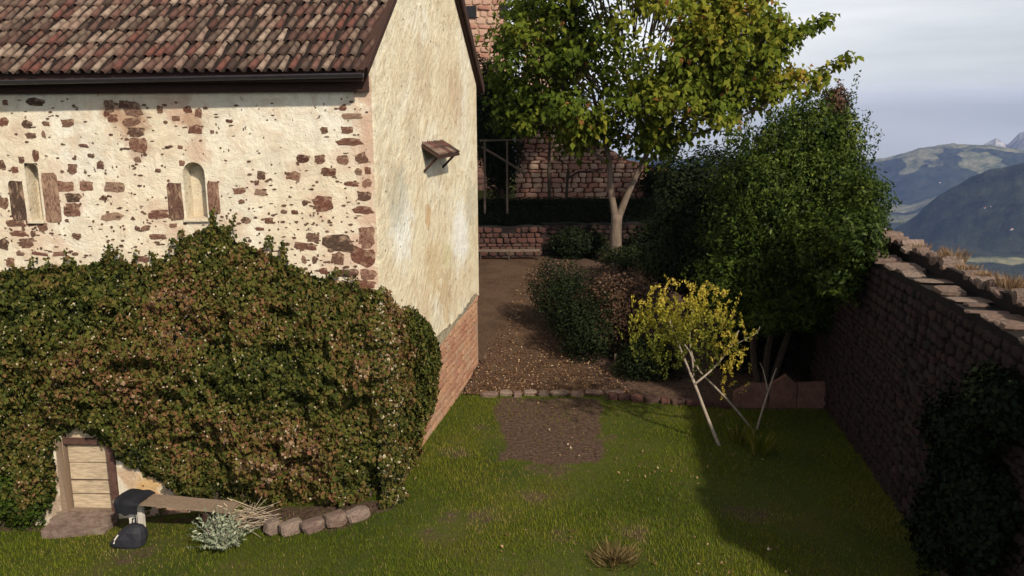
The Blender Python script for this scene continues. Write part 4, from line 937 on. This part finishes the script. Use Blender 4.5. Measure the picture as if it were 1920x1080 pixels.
xa, za = xz(968, 372, 42); xb, _ = xz(1270, 372, 42); zt = xz(1000, 225, 42)[1]
masonry('ruin_wall', 'sunlit pinkish ruined stone wall behind the tree trunk', 42, xa, xb, zT-.2, ragged([(0, zt), (1.5, zt+.3), (3.3, zt-.4), (4.2, zt-1.4), (7, zt-2.4), (8.5, zt-2.8)], .15), ((.2, .7), (.13, .34)), 'pink_stone', 'pink_stone', 260, .8, 'red_mortar')
xa, _ = xz(700, 100, 48); xb, _ = xz(948, 100, 48)
tw_ = masonry('castle_tower', 'pale pink castle tower rising behind the chapel gable', 48, xa, xb, zT-.2, ragged([(0, 19), (8, 19)], .1), ((.35, .8), (.22, .4)), 'pink_stone', 'pink_stone', 110, 5.0, order=lambda it: abs(it[0]-(xz(912, 60, 48)[0]-xa))+.6*abs(it[1]-xz(912, 70, 48)[1]))
xa, _ = xz(984, 100, 50); xb, _ = xz(1046, 100, 50); zt = xz(1000, 28, 50)[1]
masonry('ruin_stump', 'pink ruined wall stump seen through leaves right of the tower', 50, xa, xb, zT-.2, ragged([(0, zt), (1.2, zt), (1.9, zt-1.4)], .1), ((.35, .7), (.22, .4)), 'pink_stone', 'pink_stone', 60, .9)
for (px, py, w, h) in ((884, 22, .55, .6), (946, 20, .4, .7)):
    p = at_depth(px, py, 47.9); sb = MB().box(p, X1*w/2, YN*.06, Z*h/2); o = obj('window', sb.V, sb.F, M['black_cloth'], tw_)
xa, za = xz(820, 483, 35.6); xb, _ = xz(1017, 483, 35.6); zt = xz(950, 424, 35.6)[1]
masonry('low_rubble_wall', 'low dark red rubble wall at the top of the path', 35.6, xa, xb, za-.1, ragged([(0, zt), (4, zt-.05)], .05), ((.2, .45), (.14, .26)), 'red_stone', 'red_stone', 120, .6, 'dark_mortar')
xa, za = xz(1017, 495, 36.4); xb, _ = xz(1420, 495, 36.4); zt = xz(1100, 420, 36.4)[1]
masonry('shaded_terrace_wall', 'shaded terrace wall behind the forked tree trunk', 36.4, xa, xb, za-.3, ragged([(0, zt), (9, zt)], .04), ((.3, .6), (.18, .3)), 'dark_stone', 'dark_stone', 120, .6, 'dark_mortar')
# clipped hedge along the terrace edge
xa, z0 = xz(860, 418, 38.0); xb, z1 = xz(1330, 374, 38.0); n = 26000
P = np.stack([RNG.uniform(xa, xb, n), RNG.uniform(37.5, 38.7, n), RNG.uniform(z0-.4, z1, n)], -1)
f = RNG.integers(0, 3, n); P[f == 0, 1] = 37.5+np.abs(RNG.normal(0, .08, (f == 0).sum())); P[f == 1, 2] = z1-np.abs(RNG.normal(0, .08, (f == 1).sum()))
P += .05*RNG.normal(0, 1, P.shape)
Nn = np.where((f == 1)[:, None], Z[None], YN[None])
hd = thing('clipped_hedge', 'dark clipped hedge running along the upper terrace edge', 'hedge', ((xa+xb)/2, 38, z0-.4))
leaf_obj('foliage', [leaf_mesh(P, Nn, .09, .07, RNG.random(n)*.8)], M['dark_leaf'], hd)
MB().box(((xa+xb)/2, 38.1, (z0+z1)/2-.35), X1*(xb-xa)/2, YN*.4, Z*((z1-z0)/2+.1)).build('branch_core', M['dark_bark'], hd)
# low bench before the rubble wall
xa, za = xz(896, 483, 34.9); xb, zb_ = xz(1013, 480, 34.9); gz = float(ground_z((xa+xb)/2, 34.9))
lb = thing('garden_bench', 'low wooden bench before the dark red rubble wall', 'bench', ((xa+xb)/2, 34.9, gz)); zs_ = gz+.46
for k in range(2): MB().box(((xa+xb)/2, 34.78+k*.2, zs_), X1*(xb-xa)/2, YN*.085, Z*.022, .005).build('seat_slat', M['bark'], lb)
for x in (xa+.12, (xa+xb)/2, xb-.06):
    for yy in (34.75, 35.02): MB().box((x, yy, gz+.215), X1*.03, YN*.03, Z*.225).build('leg', M['dark_bark'], lb)
# timber frame behind the gable
fr = thing('timber_frame', 'grey timber frame with a diagonal brace half hidden behind the gable', 'frame', tuple(at_depth(950, 372, 37.2)))
q = lambda px, py, y=37.2: at_depth(px, py, y)
MB().tube([q(900, 264), q(985, 262, 38.5)], .05, 6).build('beam', M['bark'], fr)
MB().tube([q(902, 275), q(940, 297), q(986, 326)], .055, 6).build('brace', M['bark'], fr)
for px in (909, 951): MB().tube([q(px, 264), q(px, 400)], .05, 6).build('post', M['bark'], fr)
sp = thing('sapling', 'thin dark bare sapling standing before the ruined wall', 'tree', tuple(at_depth(1030, 378, 39.5)))
MB().tube([at_depth(1031, 385, 39.5), at_depth(1029, 320, 39.5), at_depth(1031, 262, 39.5)], [.09, .08, .06], 7).build('trunk', M['dark_bark'], sp)
mb = MB(); mb.tube([at_depth(1062, 385, 39.6), at_depth(1064, 330, 39.6), at_depth(1066, 318, 39.6)], [.08, .07, .06], 6); mb.tube([at_depth(1064, 335, 39.6), at_depth(1085, 322, 39.6), at_depth(1130, 320, 39.6)], [.06, .05, .03], 6)
o = mb.build('bent_sapling', M['dark_bark']); tag(o, 'small dark crooked sapling bending sideways before the ruined wall', 'tree')

# ------------------------------------------------------------------ trees
def limb(mb, pts, r0, r1, n=7):
    pts = np.array(pts, float); k = len(pts); t_ = np.linspace(0, 1, k); tt = np.linspace(0, 1, k*3)
    # smooth by Catmull-like interpolation
    P = np.stack([np.interp(tt, t_, pts[:, i]) for i in range(3)], -1)
    for _ in range(2): P[1:-1] = .25*P[:-2]+.5*P[1:-1]+.25*P[2:]
    mb.tube(P, list(np.linspace(r0, r1, len(P))), n)
# the forked tree
TY = 33.8; base = on_ground(1155, 497); TY = base[1]; q = lambda px, py, dy=0.0: at_depth(px, py, TY+dy)
tree = thing('forked_tree', 'broad yellow-green leafed tree with a pale forked trunk', 'tree', tuple(base))
mb = MB(); limb(mb, [base-Z*.2, q(1155, 470), q(1154, 440), q(1157, 402)], .27, .22, 10)
limb(mb, [q(1155, 415), q(1150, 385), q(1143, 350), q(1145, 310), q(1130, 250), q(1110, 170, -.5), q(1090, 80)], .16, .05, 8)
limb(mb, [q(1157, 415), q(1170, 380), q(1185, 345), q(1200, 315), q(1225, 265), q(1235, 200), q(1240, 90)], .16, .05, 8)
limb(mb, [q(1225, 265), q(1300, 255, -.5), q(1360, 232, -1), q(1420, 205, -1.2), q(1500, 160, -1.5)], .10, .03, 6)
limb(mb, [q(1235, 200), q(1310, 150), q(1400, 100, -1), q(1500, 60, -1)], .09, .02, 6)
limb(mb, [q(1145, 310), q(1090, 270), q(1040, 230), q(980, 170)], .09, .02, 6)
limb(mb, [q(1130, 250), q(1060, 180, 1), q(1010, 90, 1)], .08, .02, 6)
limb(mb, [q(1235, 200), q(1260, 140, -2), q(1290, 60, -2.5)], .08, .02, 6)
mb.build('trunk', M['bark'], tree, True)
ell = [((1200, 40, 0), (250, 175, 4.2), 175), ((1020, 90, .5), (110, 120, 3.0), 55), ((1370, 90, -.8), (125, 105, 2.8), 70), ((1180, 215, -.5), (150, 62, 3.0), 40), ((1290, 200, -1.5), (110, 75, 2.0), 34),
       ((1200, -130, 0), (220, 130, 4.0), 60), ((1430, 150, -1.2), (70, 45, 1.2), 16), ((960, 170, .5), (50, 70, 1.5), 14), ((1385, 10, -1), (70, 60, 2), 22), ((1060, 215, -.5), (110, 45, 2.5), 15), ((1000, 190, .3), (75, 60, 2), 12), ((1100, 262, 0), (60, 24, 1.5), 10), ((1230, 275, -.5), (50, 25, 1.2), 8)]
cents = []
for (cx_, cy_, dy), (rx, ry, rd), k in ell:
    d = unit(RNG.normal(0, 1, (k, 3)))*RNG.uniform(.35, 1.0, (k, 1))**.5
    for v in d: cents.append(at_depth(cx_+v[0]*rx, cy_+v[1]*ry, TY+dy+v[2]*rd))
for path in (((1470, 90), (1500, 62), (1530, 50), (1552, 38)), ((1490, 150), (1530, 142), (1565, 125), (1592, 112)), ((1440, 40), (1450, 80)), ((1520, 170), (1545, 150))):
    for (a, b) in zip(path[:-1], path[1:]):
        for f_ in (0, .5): cents.append(at_depth(a[0]+(b[0]-a[0])*f_, a[1]+(b[1]-a[1])*f_, TY-1.3))
    cents.append(at_depth(*path[-1], TY-1.3))
pp = []; tb = MB()
for i, c in enumerate(cents):
    small = i >= len(cents)-22; k = RNG.integers(26, 40) if small else RNG.integers(40, 68); s_ = .17 if small else RNG.uniform(.24, .42)
    P = c+RNG.normal(0, 1, (k, 3))*np.array([s_, s_, s_*.8]); dd = P-c
    v = np.clip(.12+.35*RNG.random(k)+RNG.normal(0, .1)+.9*(fbm(np.tile(c*.35, (1, 1)), 2, 4.)[0]-.38), 0, 1)
    v = np.where(RNG.random(k) < .012, 1, v)
    pp.append(leaf_mesh(P, unit(dd+np.array([0, -.3, .5])), .27, .19, v, np.tile(np.array([0, 0, -1.]), (k, 1))+unit(dd)*.6, .25))
    if i % 2 == 0 and not small:
        hub = at_depth(1190, 190, TY); m_ = c*.55+hub*.45-Z*.3; tb.tube([m_, c*.75+hub*.25-Z*.1+RNG.uniform(-.2, .2, 3), c], [.035, .025, .01], 4, False)
leaf_obj('crown', pp, M['maple_leaf'], tree); tb.build('branches', M['dark_bark'], tree, kind='stuff')

# the big laurel by the wall
LY = 22.4; b0 = np.array([7.1, LY, float(ground_z(7.1, LY))]); q = lambda px, py, dy=0.0: at_depth(px, py, LY+dy)
laurel = thing('laurel_tree', 'big dense dark green laurel tree leaning over the garden wall', 'tree', tuple(b0))
mb = MB()
for (px, dx) in ((1450, -.5), (1485, 0), (1520, .5)): limb(mb, [b0+X1*dx*.3-Z*.1, b0+X1*dx+Z*1.3, q(px, 520), q(px+10, 380)], .11, .04, 7)
mb.build('trunk', M['dark_bark'], laurel)
pp = []
for (px, py, dy, rx, ry, rd, n) in ((1480, 430, 0, 150, 150, 1.9, 15000), (1540, 330, 0, 85, 130, 1.3, 7500), (1430, 350, -.3, 90, 110, 1.2, 6500), (1590, 420, .2, 66, 100, 1.0, 5000), (1400, 500, -.8, 85, 90, 1.1, 6000),
                                     (1490, 540, -1.0, 110, 62, 1.2, 6500), (1570, 270, 0, 52, 70, .8, 3000), (1470, 270, 0, 60, 60, .9, 3200), (1345, 540, -1.0, 40, 48, .7, 2200), (1580, 510, -.3, 55, 60, .9, 3000), (1515, 230, 0, 50, 45, .7, 2200), (1600, 445, -4.2, 58, 62, .8, 4200), (1572, 520, -3.9, 48, 50, .7, 3200), (1618, 390, -2.6, 42, 70, .8, 3000), (1530, 470, -2.6, 70, 80, .9, 4500), (1440, 585, -1.0, 90, 42, 1.0, 4200), (1525, 580, -1.2, 75, 48, .9, 3600)):
    c = q(px, py, dy); s_ = (LY+dy)/FPX; pp.append(blob(c, (rx*s_, rd, ry*s_), int(n*1.1), .125, .058, .34, px*.13, .75, 3.0))
for (px, py, h, n) in ((1607, 170, 50, 70), (1590, 200, 40, 60), (1628, 240, 40, 46), (1648, 268, 26, 28), (1400, 240, 40, 46), (1395, 255, 30, 36), (1365, 262, 30, 40), (1640, 300, 30, 40), (1545, 190, 40, 50)):
    c = q(px, py); s_ = LY/FPX; t_ = RNG.random(n); P = c+np.outer(1-t_*2, Z)*h*s_*.7-np.outer(t_, X1)*(.12 if px > 1500 else -.05)+RNG.normal(0, .05, (n, 3)); pp.append(leaf_mesh(P, RNG.normal(0, 1, (n, 3)), .1, .045, RNG.random(n)*.8, np.tile(Z, (n, 1))))
for k in range(170):
    px, py = RNG.uniform(1340, 1640), RNG.uniform(230, 560)
    if ((px-1495)/150)**2+((py-410)/175)**2 > 1.0: continue
    c = q(px, py, -1.7*math.sqrt(max(0, 1-((px-1495)/155)**2-((py-410)/180)**2))-.2); n = 26; t_ = RNG.random(n); up_ = unit(np.array([RNG.normal(0, .25), -.25, 1.])); L_ = RNG.uniform(.35, .75)
    P = c+np.outer(t_, up_)*L_+RNG.normal(0, .04, (n, 3)); pp.append(leaf_mesh(P, RNG.normal(0, 1, (n, 3))+np.array([0, -.8, .3]), .12, .05, np.clip(RNG.random(n)*.6+.4*t_, 0, 1), np.tile(up_, (n, 1))))
leaf_obj('crown', pp, M['laurel_leaf'], laurel)
# russet top behind the laurel
b1 = np.array([8.4, 24.2, 0.7]); c = at_depth(1568, 195, 24.2)
rs = thing('russet_tree', 'slim tree with a russet top showing above the laurel', 'tree', tuple(b1))
mb = MB(); limb(mb, [b1, (b1+c)/2+X1*.2, c], .1, .03, 6); mb.build('trunk', M['dark_bark'], rs)
leaf_obj('crown', [blob(c, (.42, .4, .62), 1500, .11, .07, .5, 3.)], M['brown_leaf'], rs)
# dark evergreen left of the laurel
c = at_depth(1295, 420, 26.0); b2 = np.array([c[0], 26.0, float(ground_z(c[0], 26))])
ev = thing('dark_evergreen', 'dark columnar evergreen between the forked tree and the laurel', 'tree', tuple(b2))
mb = MB(); limb(mb, [b2-Z*.1, c], .12, .05, 6); mb.build('trunk', M['dark_bark'], ev)
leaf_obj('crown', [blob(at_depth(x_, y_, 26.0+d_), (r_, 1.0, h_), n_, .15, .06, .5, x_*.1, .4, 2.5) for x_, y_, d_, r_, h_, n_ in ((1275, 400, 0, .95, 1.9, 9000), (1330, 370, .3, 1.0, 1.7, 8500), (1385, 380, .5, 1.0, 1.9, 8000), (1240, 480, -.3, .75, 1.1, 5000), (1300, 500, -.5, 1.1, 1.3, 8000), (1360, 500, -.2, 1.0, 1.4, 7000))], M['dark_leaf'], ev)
# dark yew behind the gable
c = at_depth(938, 265, 40.0); b3 = np.array([c[0], 40.0, zT])
yw = thing('yew_tree', 'black-green yew tree behind the chapel gable', 'tree', tuple(b3))
mb = MB(); limb(mb, [b3, c], .2, .08, 6); mb.build('trunk', M['dark_bark'], yw)
leaf_obj('crown', [blob(c, (1.1, 1.0, 2.9), 12000, .2, .09, .5, 18., .4, 2.5), blob(at_depth(915, 210, 40.5), (1.1, 1.0, 2.6), 9000, .2, .09, .5, 28., .4, 2.5)], M['dark_leaf'], yw)

# shrubs along the path
def shrub(name, label, px, py, y, rx, ry, rd, n, mat, Ln, Wd, vr=(0, 1), stems=6):
    s_ = y/FPX; c = at_depth(px, py, y); b_ = np.array([c[0], y, float(ground_z(c[0], y))])
    return bush(name, label, 'shrub', [blob(c, (rx*s_, rd, ry*s_), n, Ln, Wd, .42, px*.07, .5, 2.6, vr, low=b_[2])], mat, b_, stems, max(.3, c[2]-b_[2]), spread=.4*rx*s_)
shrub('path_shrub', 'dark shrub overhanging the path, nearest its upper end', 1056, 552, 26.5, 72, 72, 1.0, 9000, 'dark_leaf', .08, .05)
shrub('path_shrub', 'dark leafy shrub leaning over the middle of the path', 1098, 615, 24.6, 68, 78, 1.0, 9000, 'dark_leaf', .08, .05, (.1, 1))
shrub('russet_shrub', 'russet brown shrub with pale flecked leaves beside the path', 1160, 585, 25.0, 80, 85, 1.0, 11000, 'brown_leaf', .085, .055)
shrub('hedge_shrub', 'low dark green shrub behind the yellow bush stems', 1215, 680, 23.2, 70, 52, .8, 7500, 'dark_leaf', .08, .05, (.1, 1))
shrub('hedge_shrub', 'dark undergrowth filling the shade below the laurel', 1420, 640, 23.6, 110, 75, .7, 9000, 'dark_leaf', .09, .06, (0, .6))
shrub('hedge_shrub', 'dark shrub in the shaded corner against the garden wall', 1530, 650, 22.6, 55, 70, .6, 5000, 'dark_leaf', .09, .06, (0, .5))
shrub('terrace_shrub', 'dark shrub before the shaded terrace wall, just left of the forked trunk', 1085, 458, 35.4, 62, 34, .6, 4500, 'dark_leaf', .13, .08, (.1, .9))
shrub('terrace_shrub', 'dark shrub before the shaded terrace wall, just right of the forked trunk', 1232, 450, 35.2, 58, 42, .6, 4500, 'dark_leaf', .13, .08, (.1, .9))
shrub('ruin_creeper_shrub', 'dark shrub leaning on the ruined wall right of the trunk', 1238, 340, 41.0, 46, 40, .6, 3000, 'dark_leaf', .16, .1, (.1, 1))
shrub('grey_shrub', 'low dim shrub at the foot of the forked tree', 1195, 482, 32.2, 90, 26, .8, 4500, 'dark_leaf', .11, .06, (.2, 1))
p = on_ground(1153, 702); st = thing('wooden_stake', 'short grey wooden stake among the path shrubs', 'stake', tuple(p)); 
MB().tube([p-Z*.1, p+Z*.62], .035, 6).build('post', M['bark'], st)

# yellow bush with pale stems
b4, b5 = on_ground(1352, 836), on_ground(1417, 806); q = lambda px, py, y=18.6: at_depth(px, py, y)
yb = thing('yellow_bush', 'golden yellow leafed bush on slanting pale stems', 'bush', tuple(b4))
for pts, r in (([b4-Z*.1, q(1325, 780, 18.3), q(1303, 720, 18.4), q(1290, 690), q(1270, 640), q(1255, 600)], .045), ([b5-Z*.1, q(1370, 755, 18.9), q(1330, 715, 18.8), q(1305, 690), q(1290, 640), q(1300, 580)], .032),
               ([b5-Z*.1, q(1432, 760, 19.2), q(1450, 705, 19.2), q(1456, 690, 19.2)], .03), ([q(1440, 735, 19.2), q(1432, 695, 19.2), q(1425, 680, 19.2)], .02), ([q(1303, 720, 18.4), q(1340, 690), q(1370, 650), q(1385, 620)], .028), ([q(1300, 705), q(1298, 660), q(1240, 600)], .025),
               ([q(1370, 650), q(1420, 625), q(1425, 612)], .012)):
    mb = MB(); limb(mb, pts, r, r*.4, 6); mb.build('stem', M['pale_bark'], yb, True)
pp = []
for k in range(440):
    px = RNG.normal(1274, 58); py = RNG.normal(622, 46)
    if k < 45: px, py = RNG.normal(1372, 24), RNG.normal(665, 40)
    e_ = ((px-1284)/110)**2+((py-622)/88)**2
    if e_ > 1.15 and not k < 45: continue
    c = q(px, py, 18.6+RNG.normal(0, .55)); up = unit(np.array([RNG.normal(0, .5), RNG.normal(0, .5), 1.0])); L_ = RNG.uniform(.14, .34); m_ = RNG.integers(12, 22)
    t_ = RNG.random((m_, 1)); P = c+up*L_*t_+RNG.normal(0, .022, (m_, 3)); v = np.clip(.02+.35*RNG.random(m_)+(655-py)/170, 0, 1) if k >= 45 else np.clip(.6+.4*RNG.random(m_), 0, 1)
    pp.append(leaf_mesh(P, RNG.normal(0, 1, (m_, 3)), .085, .042, v, np.tile(up, (m_, 1))))
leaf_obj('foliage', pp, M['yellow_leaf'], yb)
for (px, py) in ((1385, 830), (1425, 850)): tuft('grass_tuft', 'tall grass tuft at the foot of the yellow bush, %s stem' % ('nearer its slanting' if px < 1400 else 'below its farther'), on_ground(px, py), 160, .55, .14, 'grass_blade')

# red sandstone trough and border stones
tp = [on_ground(1376, 764), on_ground(1552, 766)]; td = unit((tp[1]-tp[0])*np.array([1, 1, 0])); tn = np.array([td[1], -td[0], 0]); tl = np.linalg.norm(tp[1]-tp[0])
tr = thing('stone_trough', 'red sandstone slab bed edge in the shade below the laurel', 'trough', tuple(tp[0]))
M['slab'] = m_stone('red_slab', [(0.17, 0.085, 0.065), (0.21, 0.11, 0.085)], 5, 0.6, 0.03)
S_ = tl/176
for poly in ([(0, -.1), (62*S_, -.1), (62*S_, 46*S_), (30*S_, 47*S_), (0, 30*S_)], [(64*S_, -.1), (116*S_, -.1), (116*S_, 46*S_), (96*S_, 64*S_), (66*S_, 44*S_)], [(118*S_, -.1), (176*S_, -.1), (176*S_, 50*S_), (118*S_, 47*S_)]):
    MB().prism(poly, tp[0]+tn*RNG.uniform(-.02, .02), td, Z, -tn, .16).build('slab', M['slab'], tr)
MB().prism([(0, -.1), (.8, -.1), (.8, .5), (0, .5)], tp[1]-td*.02, -tn, Z, -td, .14).build('end_slab', M['slab'], tr)
p0 = on_ground(1015, 744); stp = thing('stone_step', 'row of pale stones edging the path end at the lawn', 'step', tuple(p0)); x = 900; k = 0
while x < 1136:
    w = RNG.uniform(18, 40); p = on_ground(x+w/2, 741+RNG.uniform(-2, 2)); sc = np.linalg.norm(p-CAM)/FPX
    ob = put_stone(SM['coping'][k % 10], p+Z*.03, X1, Z, w*sc*.96, .26, .14, stp, 0); ob.matrix_parent_inverse = Matrix.Translation(-Vector(tuple(p0)))
    ob.matrix_basis = Matrix.Translation(Vector(tuple(p+Z*.03)))@Matrix.Rotation(math.pi/2*3, 4, 'X')@Matrix.Rotation(RNG.uniform(-.15, .15), 4, 'Y')@Matrix.Diagonal((w*sc*.96, .16, .26, 1)); x += w; k += 1
p0 = on_ground(1210, 748); bs = thing('border_stones', 'low line of dim stones along the shrub border', 'border', tuple(p0)); x = 1140
while x < 1372:
    w = RNG.uniform(16, 34); p = on_ground(x+w/2, 748+.09*(x-1140)*.9); sc = np.linalg.norm(p-CAM)/FPX
    ob = put_stone(SM['red_stone'][k % 8], p+Z*.06, X1, YN, w*sc, .2, .2, bs, 0); ob.matrix_parent_inverse = Matrix.Translation(-Vector(tuple(p0))); x += w; k += 1

# ------------------------------------------------------------------ grass and fallen leaves
n = 260000; gxr = RNG.uniform(-11, 8.3, n); gyr = 9.5+(22.0-9.5)*RNG.random(n)**1.15
wlx = WB0[0]+(gyr-WB0[1])*(WB1[0]-WB0[0])/(WB1[1]-WB0[1])
near_w = (gyr < (A+NL*.1)[1]+np.where(gxr < A[0], (A[0]-gxr)*.052, 0)) | (gxr > A[0]+(gyr-A[1])*(G[0]/G[1])+.05)
patch = fbm(np.stack([gxr*.7, gyr*.7, gxr*0], -1), 4, 9.)
ok = (gxr < wlx-.03) & near_w & (RNG.random(n) < .35+1.2*sstep(.36, .6, patch))
for P, keepf in ((SOIL, .14), (BED, .1), (SHADEBED, .12), (PATH, 0.02)): ok &= ~(poly_in(gxr+.45*(fbm(np.stack([gxr*1.6, gyr*1.6, gxr*0], -1), 4, 61.)-.5), gyr+.6*(fbm(np.stack([gxr*1.6, gyr*1.6, gxr*0], -1), 4, 71.)-.5), P) & (RNG.random(n) > keepf))
wm = worn(gxr, gyr); ok &= RNG.random(n) > .6*wm; gxr, gyr, patch, wm = gxr[ok], gyr[ok], patch[ok], wm[ok]; n = len(gxr)
b = np.stack([gxr, gyr, ground_z(gxr, gyr)-.005], -1); a = RNG.uniform(0, 6.28, n); hgt = RNG.uniform(.03, .075, n)*(.45+1.3*patch); ln_ = RNG.uniform(.1, .9, n)
sd = np.stack([np.cos(a), np.sin(a), a*0], -1)*.0065; tip = b+np.stack([-np.sin(a)*ln_*hgt, np.cos(a)*ln_*hgt, hgt], -1)
gv = np.clip(.5*RNG.random(n)+1.2*(fbm(np.stack([gxr*.4, gyr*.4, gxr*0], -1), 3, 2.)-.33), 0, .85); gv = np.clip(gv+.45*wm, 0, .95); gv = np.where(RNG.random(n) < .04+.2*wm, 1, gv)
o = obj('grass', np.stack([b-sd, b+sd, tip], 1).reshape(-1, 3), np.arange(3*n).reshape(n, 3), M['grass_blade'], attrs={'var': np.repeat(gv, 3)}); tag(o, 'short green grass of the sloping lawn', 'grass', kind='stuff')
n = 7000; t_ = RNG.random(n); lx = np.interp(21.7+13*t_**1.5, [p[1] for p in PATH_L], [p[0] for p in PATH_L]); rx = np.interp(21.7+13*t_**1.5, [p[1] for p in PATH_R], [p[0] for p in PATH_R])
fx = lx+(rx-lx)*RNG.uniform(-.1, 1.2, n); fy = 21.7+13*t_**1.5
k = 800; fx = np.concatenate([fx, RNG.uniform(-3, 7, k)]); fy = np.concatenate([fy, RNG.uniform(11, 21.5, k)])
cl = fbm(np.stack([fx*.8, fy*.8, fx*0], -1), 3, 6.); kp = (fy > 21.6) | (RNG.random(len(fx)) < sstep(.45, .65, cl)); fx, fy = fx[kp], fy[kp]; inch = fx > A[0]+(fy-A[1])*(G[0]/G[1])+.1; fx, fy = fx[inch], fy[inch]
P = np.stack([fx, fy, ground_z(fx, fy)+.06], -1); n = len(P)
V, F, a_ = leaf_mesh(P, np.tile(Z, (n, 1)), .066, .046, RNG.random(n)**1.4); o = obj('fallen_leaves', V, F, M['litter'], attrs={'var': a_}); tag(o, 'dry brown fallen leaves scattered over the path and lawn', 'leaves', kind='stuff')
tuft('dry_plant', 'dry brown seedy plant standing alone on the near lawn', on_ground(1152, 1050), 600, .22, .24, 'dry_plant', None, 1.3)

# ------------------------------------------------------------------ the air over the valley
hz = MB(); top = float(max(HZ.max(), 21.0))+6; bot = float(HZ.min())-3
hz.box((0, 0, (top+bot)/2), (8700, 0, 0), (0, 8700, 0), (0, 0, (top-bot)/2))
hm = bpy.data.materials.new('haze'); hm.use_nodes = True; hn = hm.node_tree.nodes; hn.clear()
ho = hn.new('ShaderNodeOutputMaterial'); hv = hn.new('ShaderNodeVolumePrincipled'); hv.inputs['Color'].default_value = (0.36, 0.52, 1.0, 1); hv.inputs['Density'].default_value = 6e-5; hv.inputs['Anisotropy'].default_value = 0.0
hm.node_tree.links.new(hv.outputs[0], ho.inputs['Volume'])
o = hz.build('haze', hm); tag(o, 'pale blue haze filling the valley air', 'haze', kind='stuff')
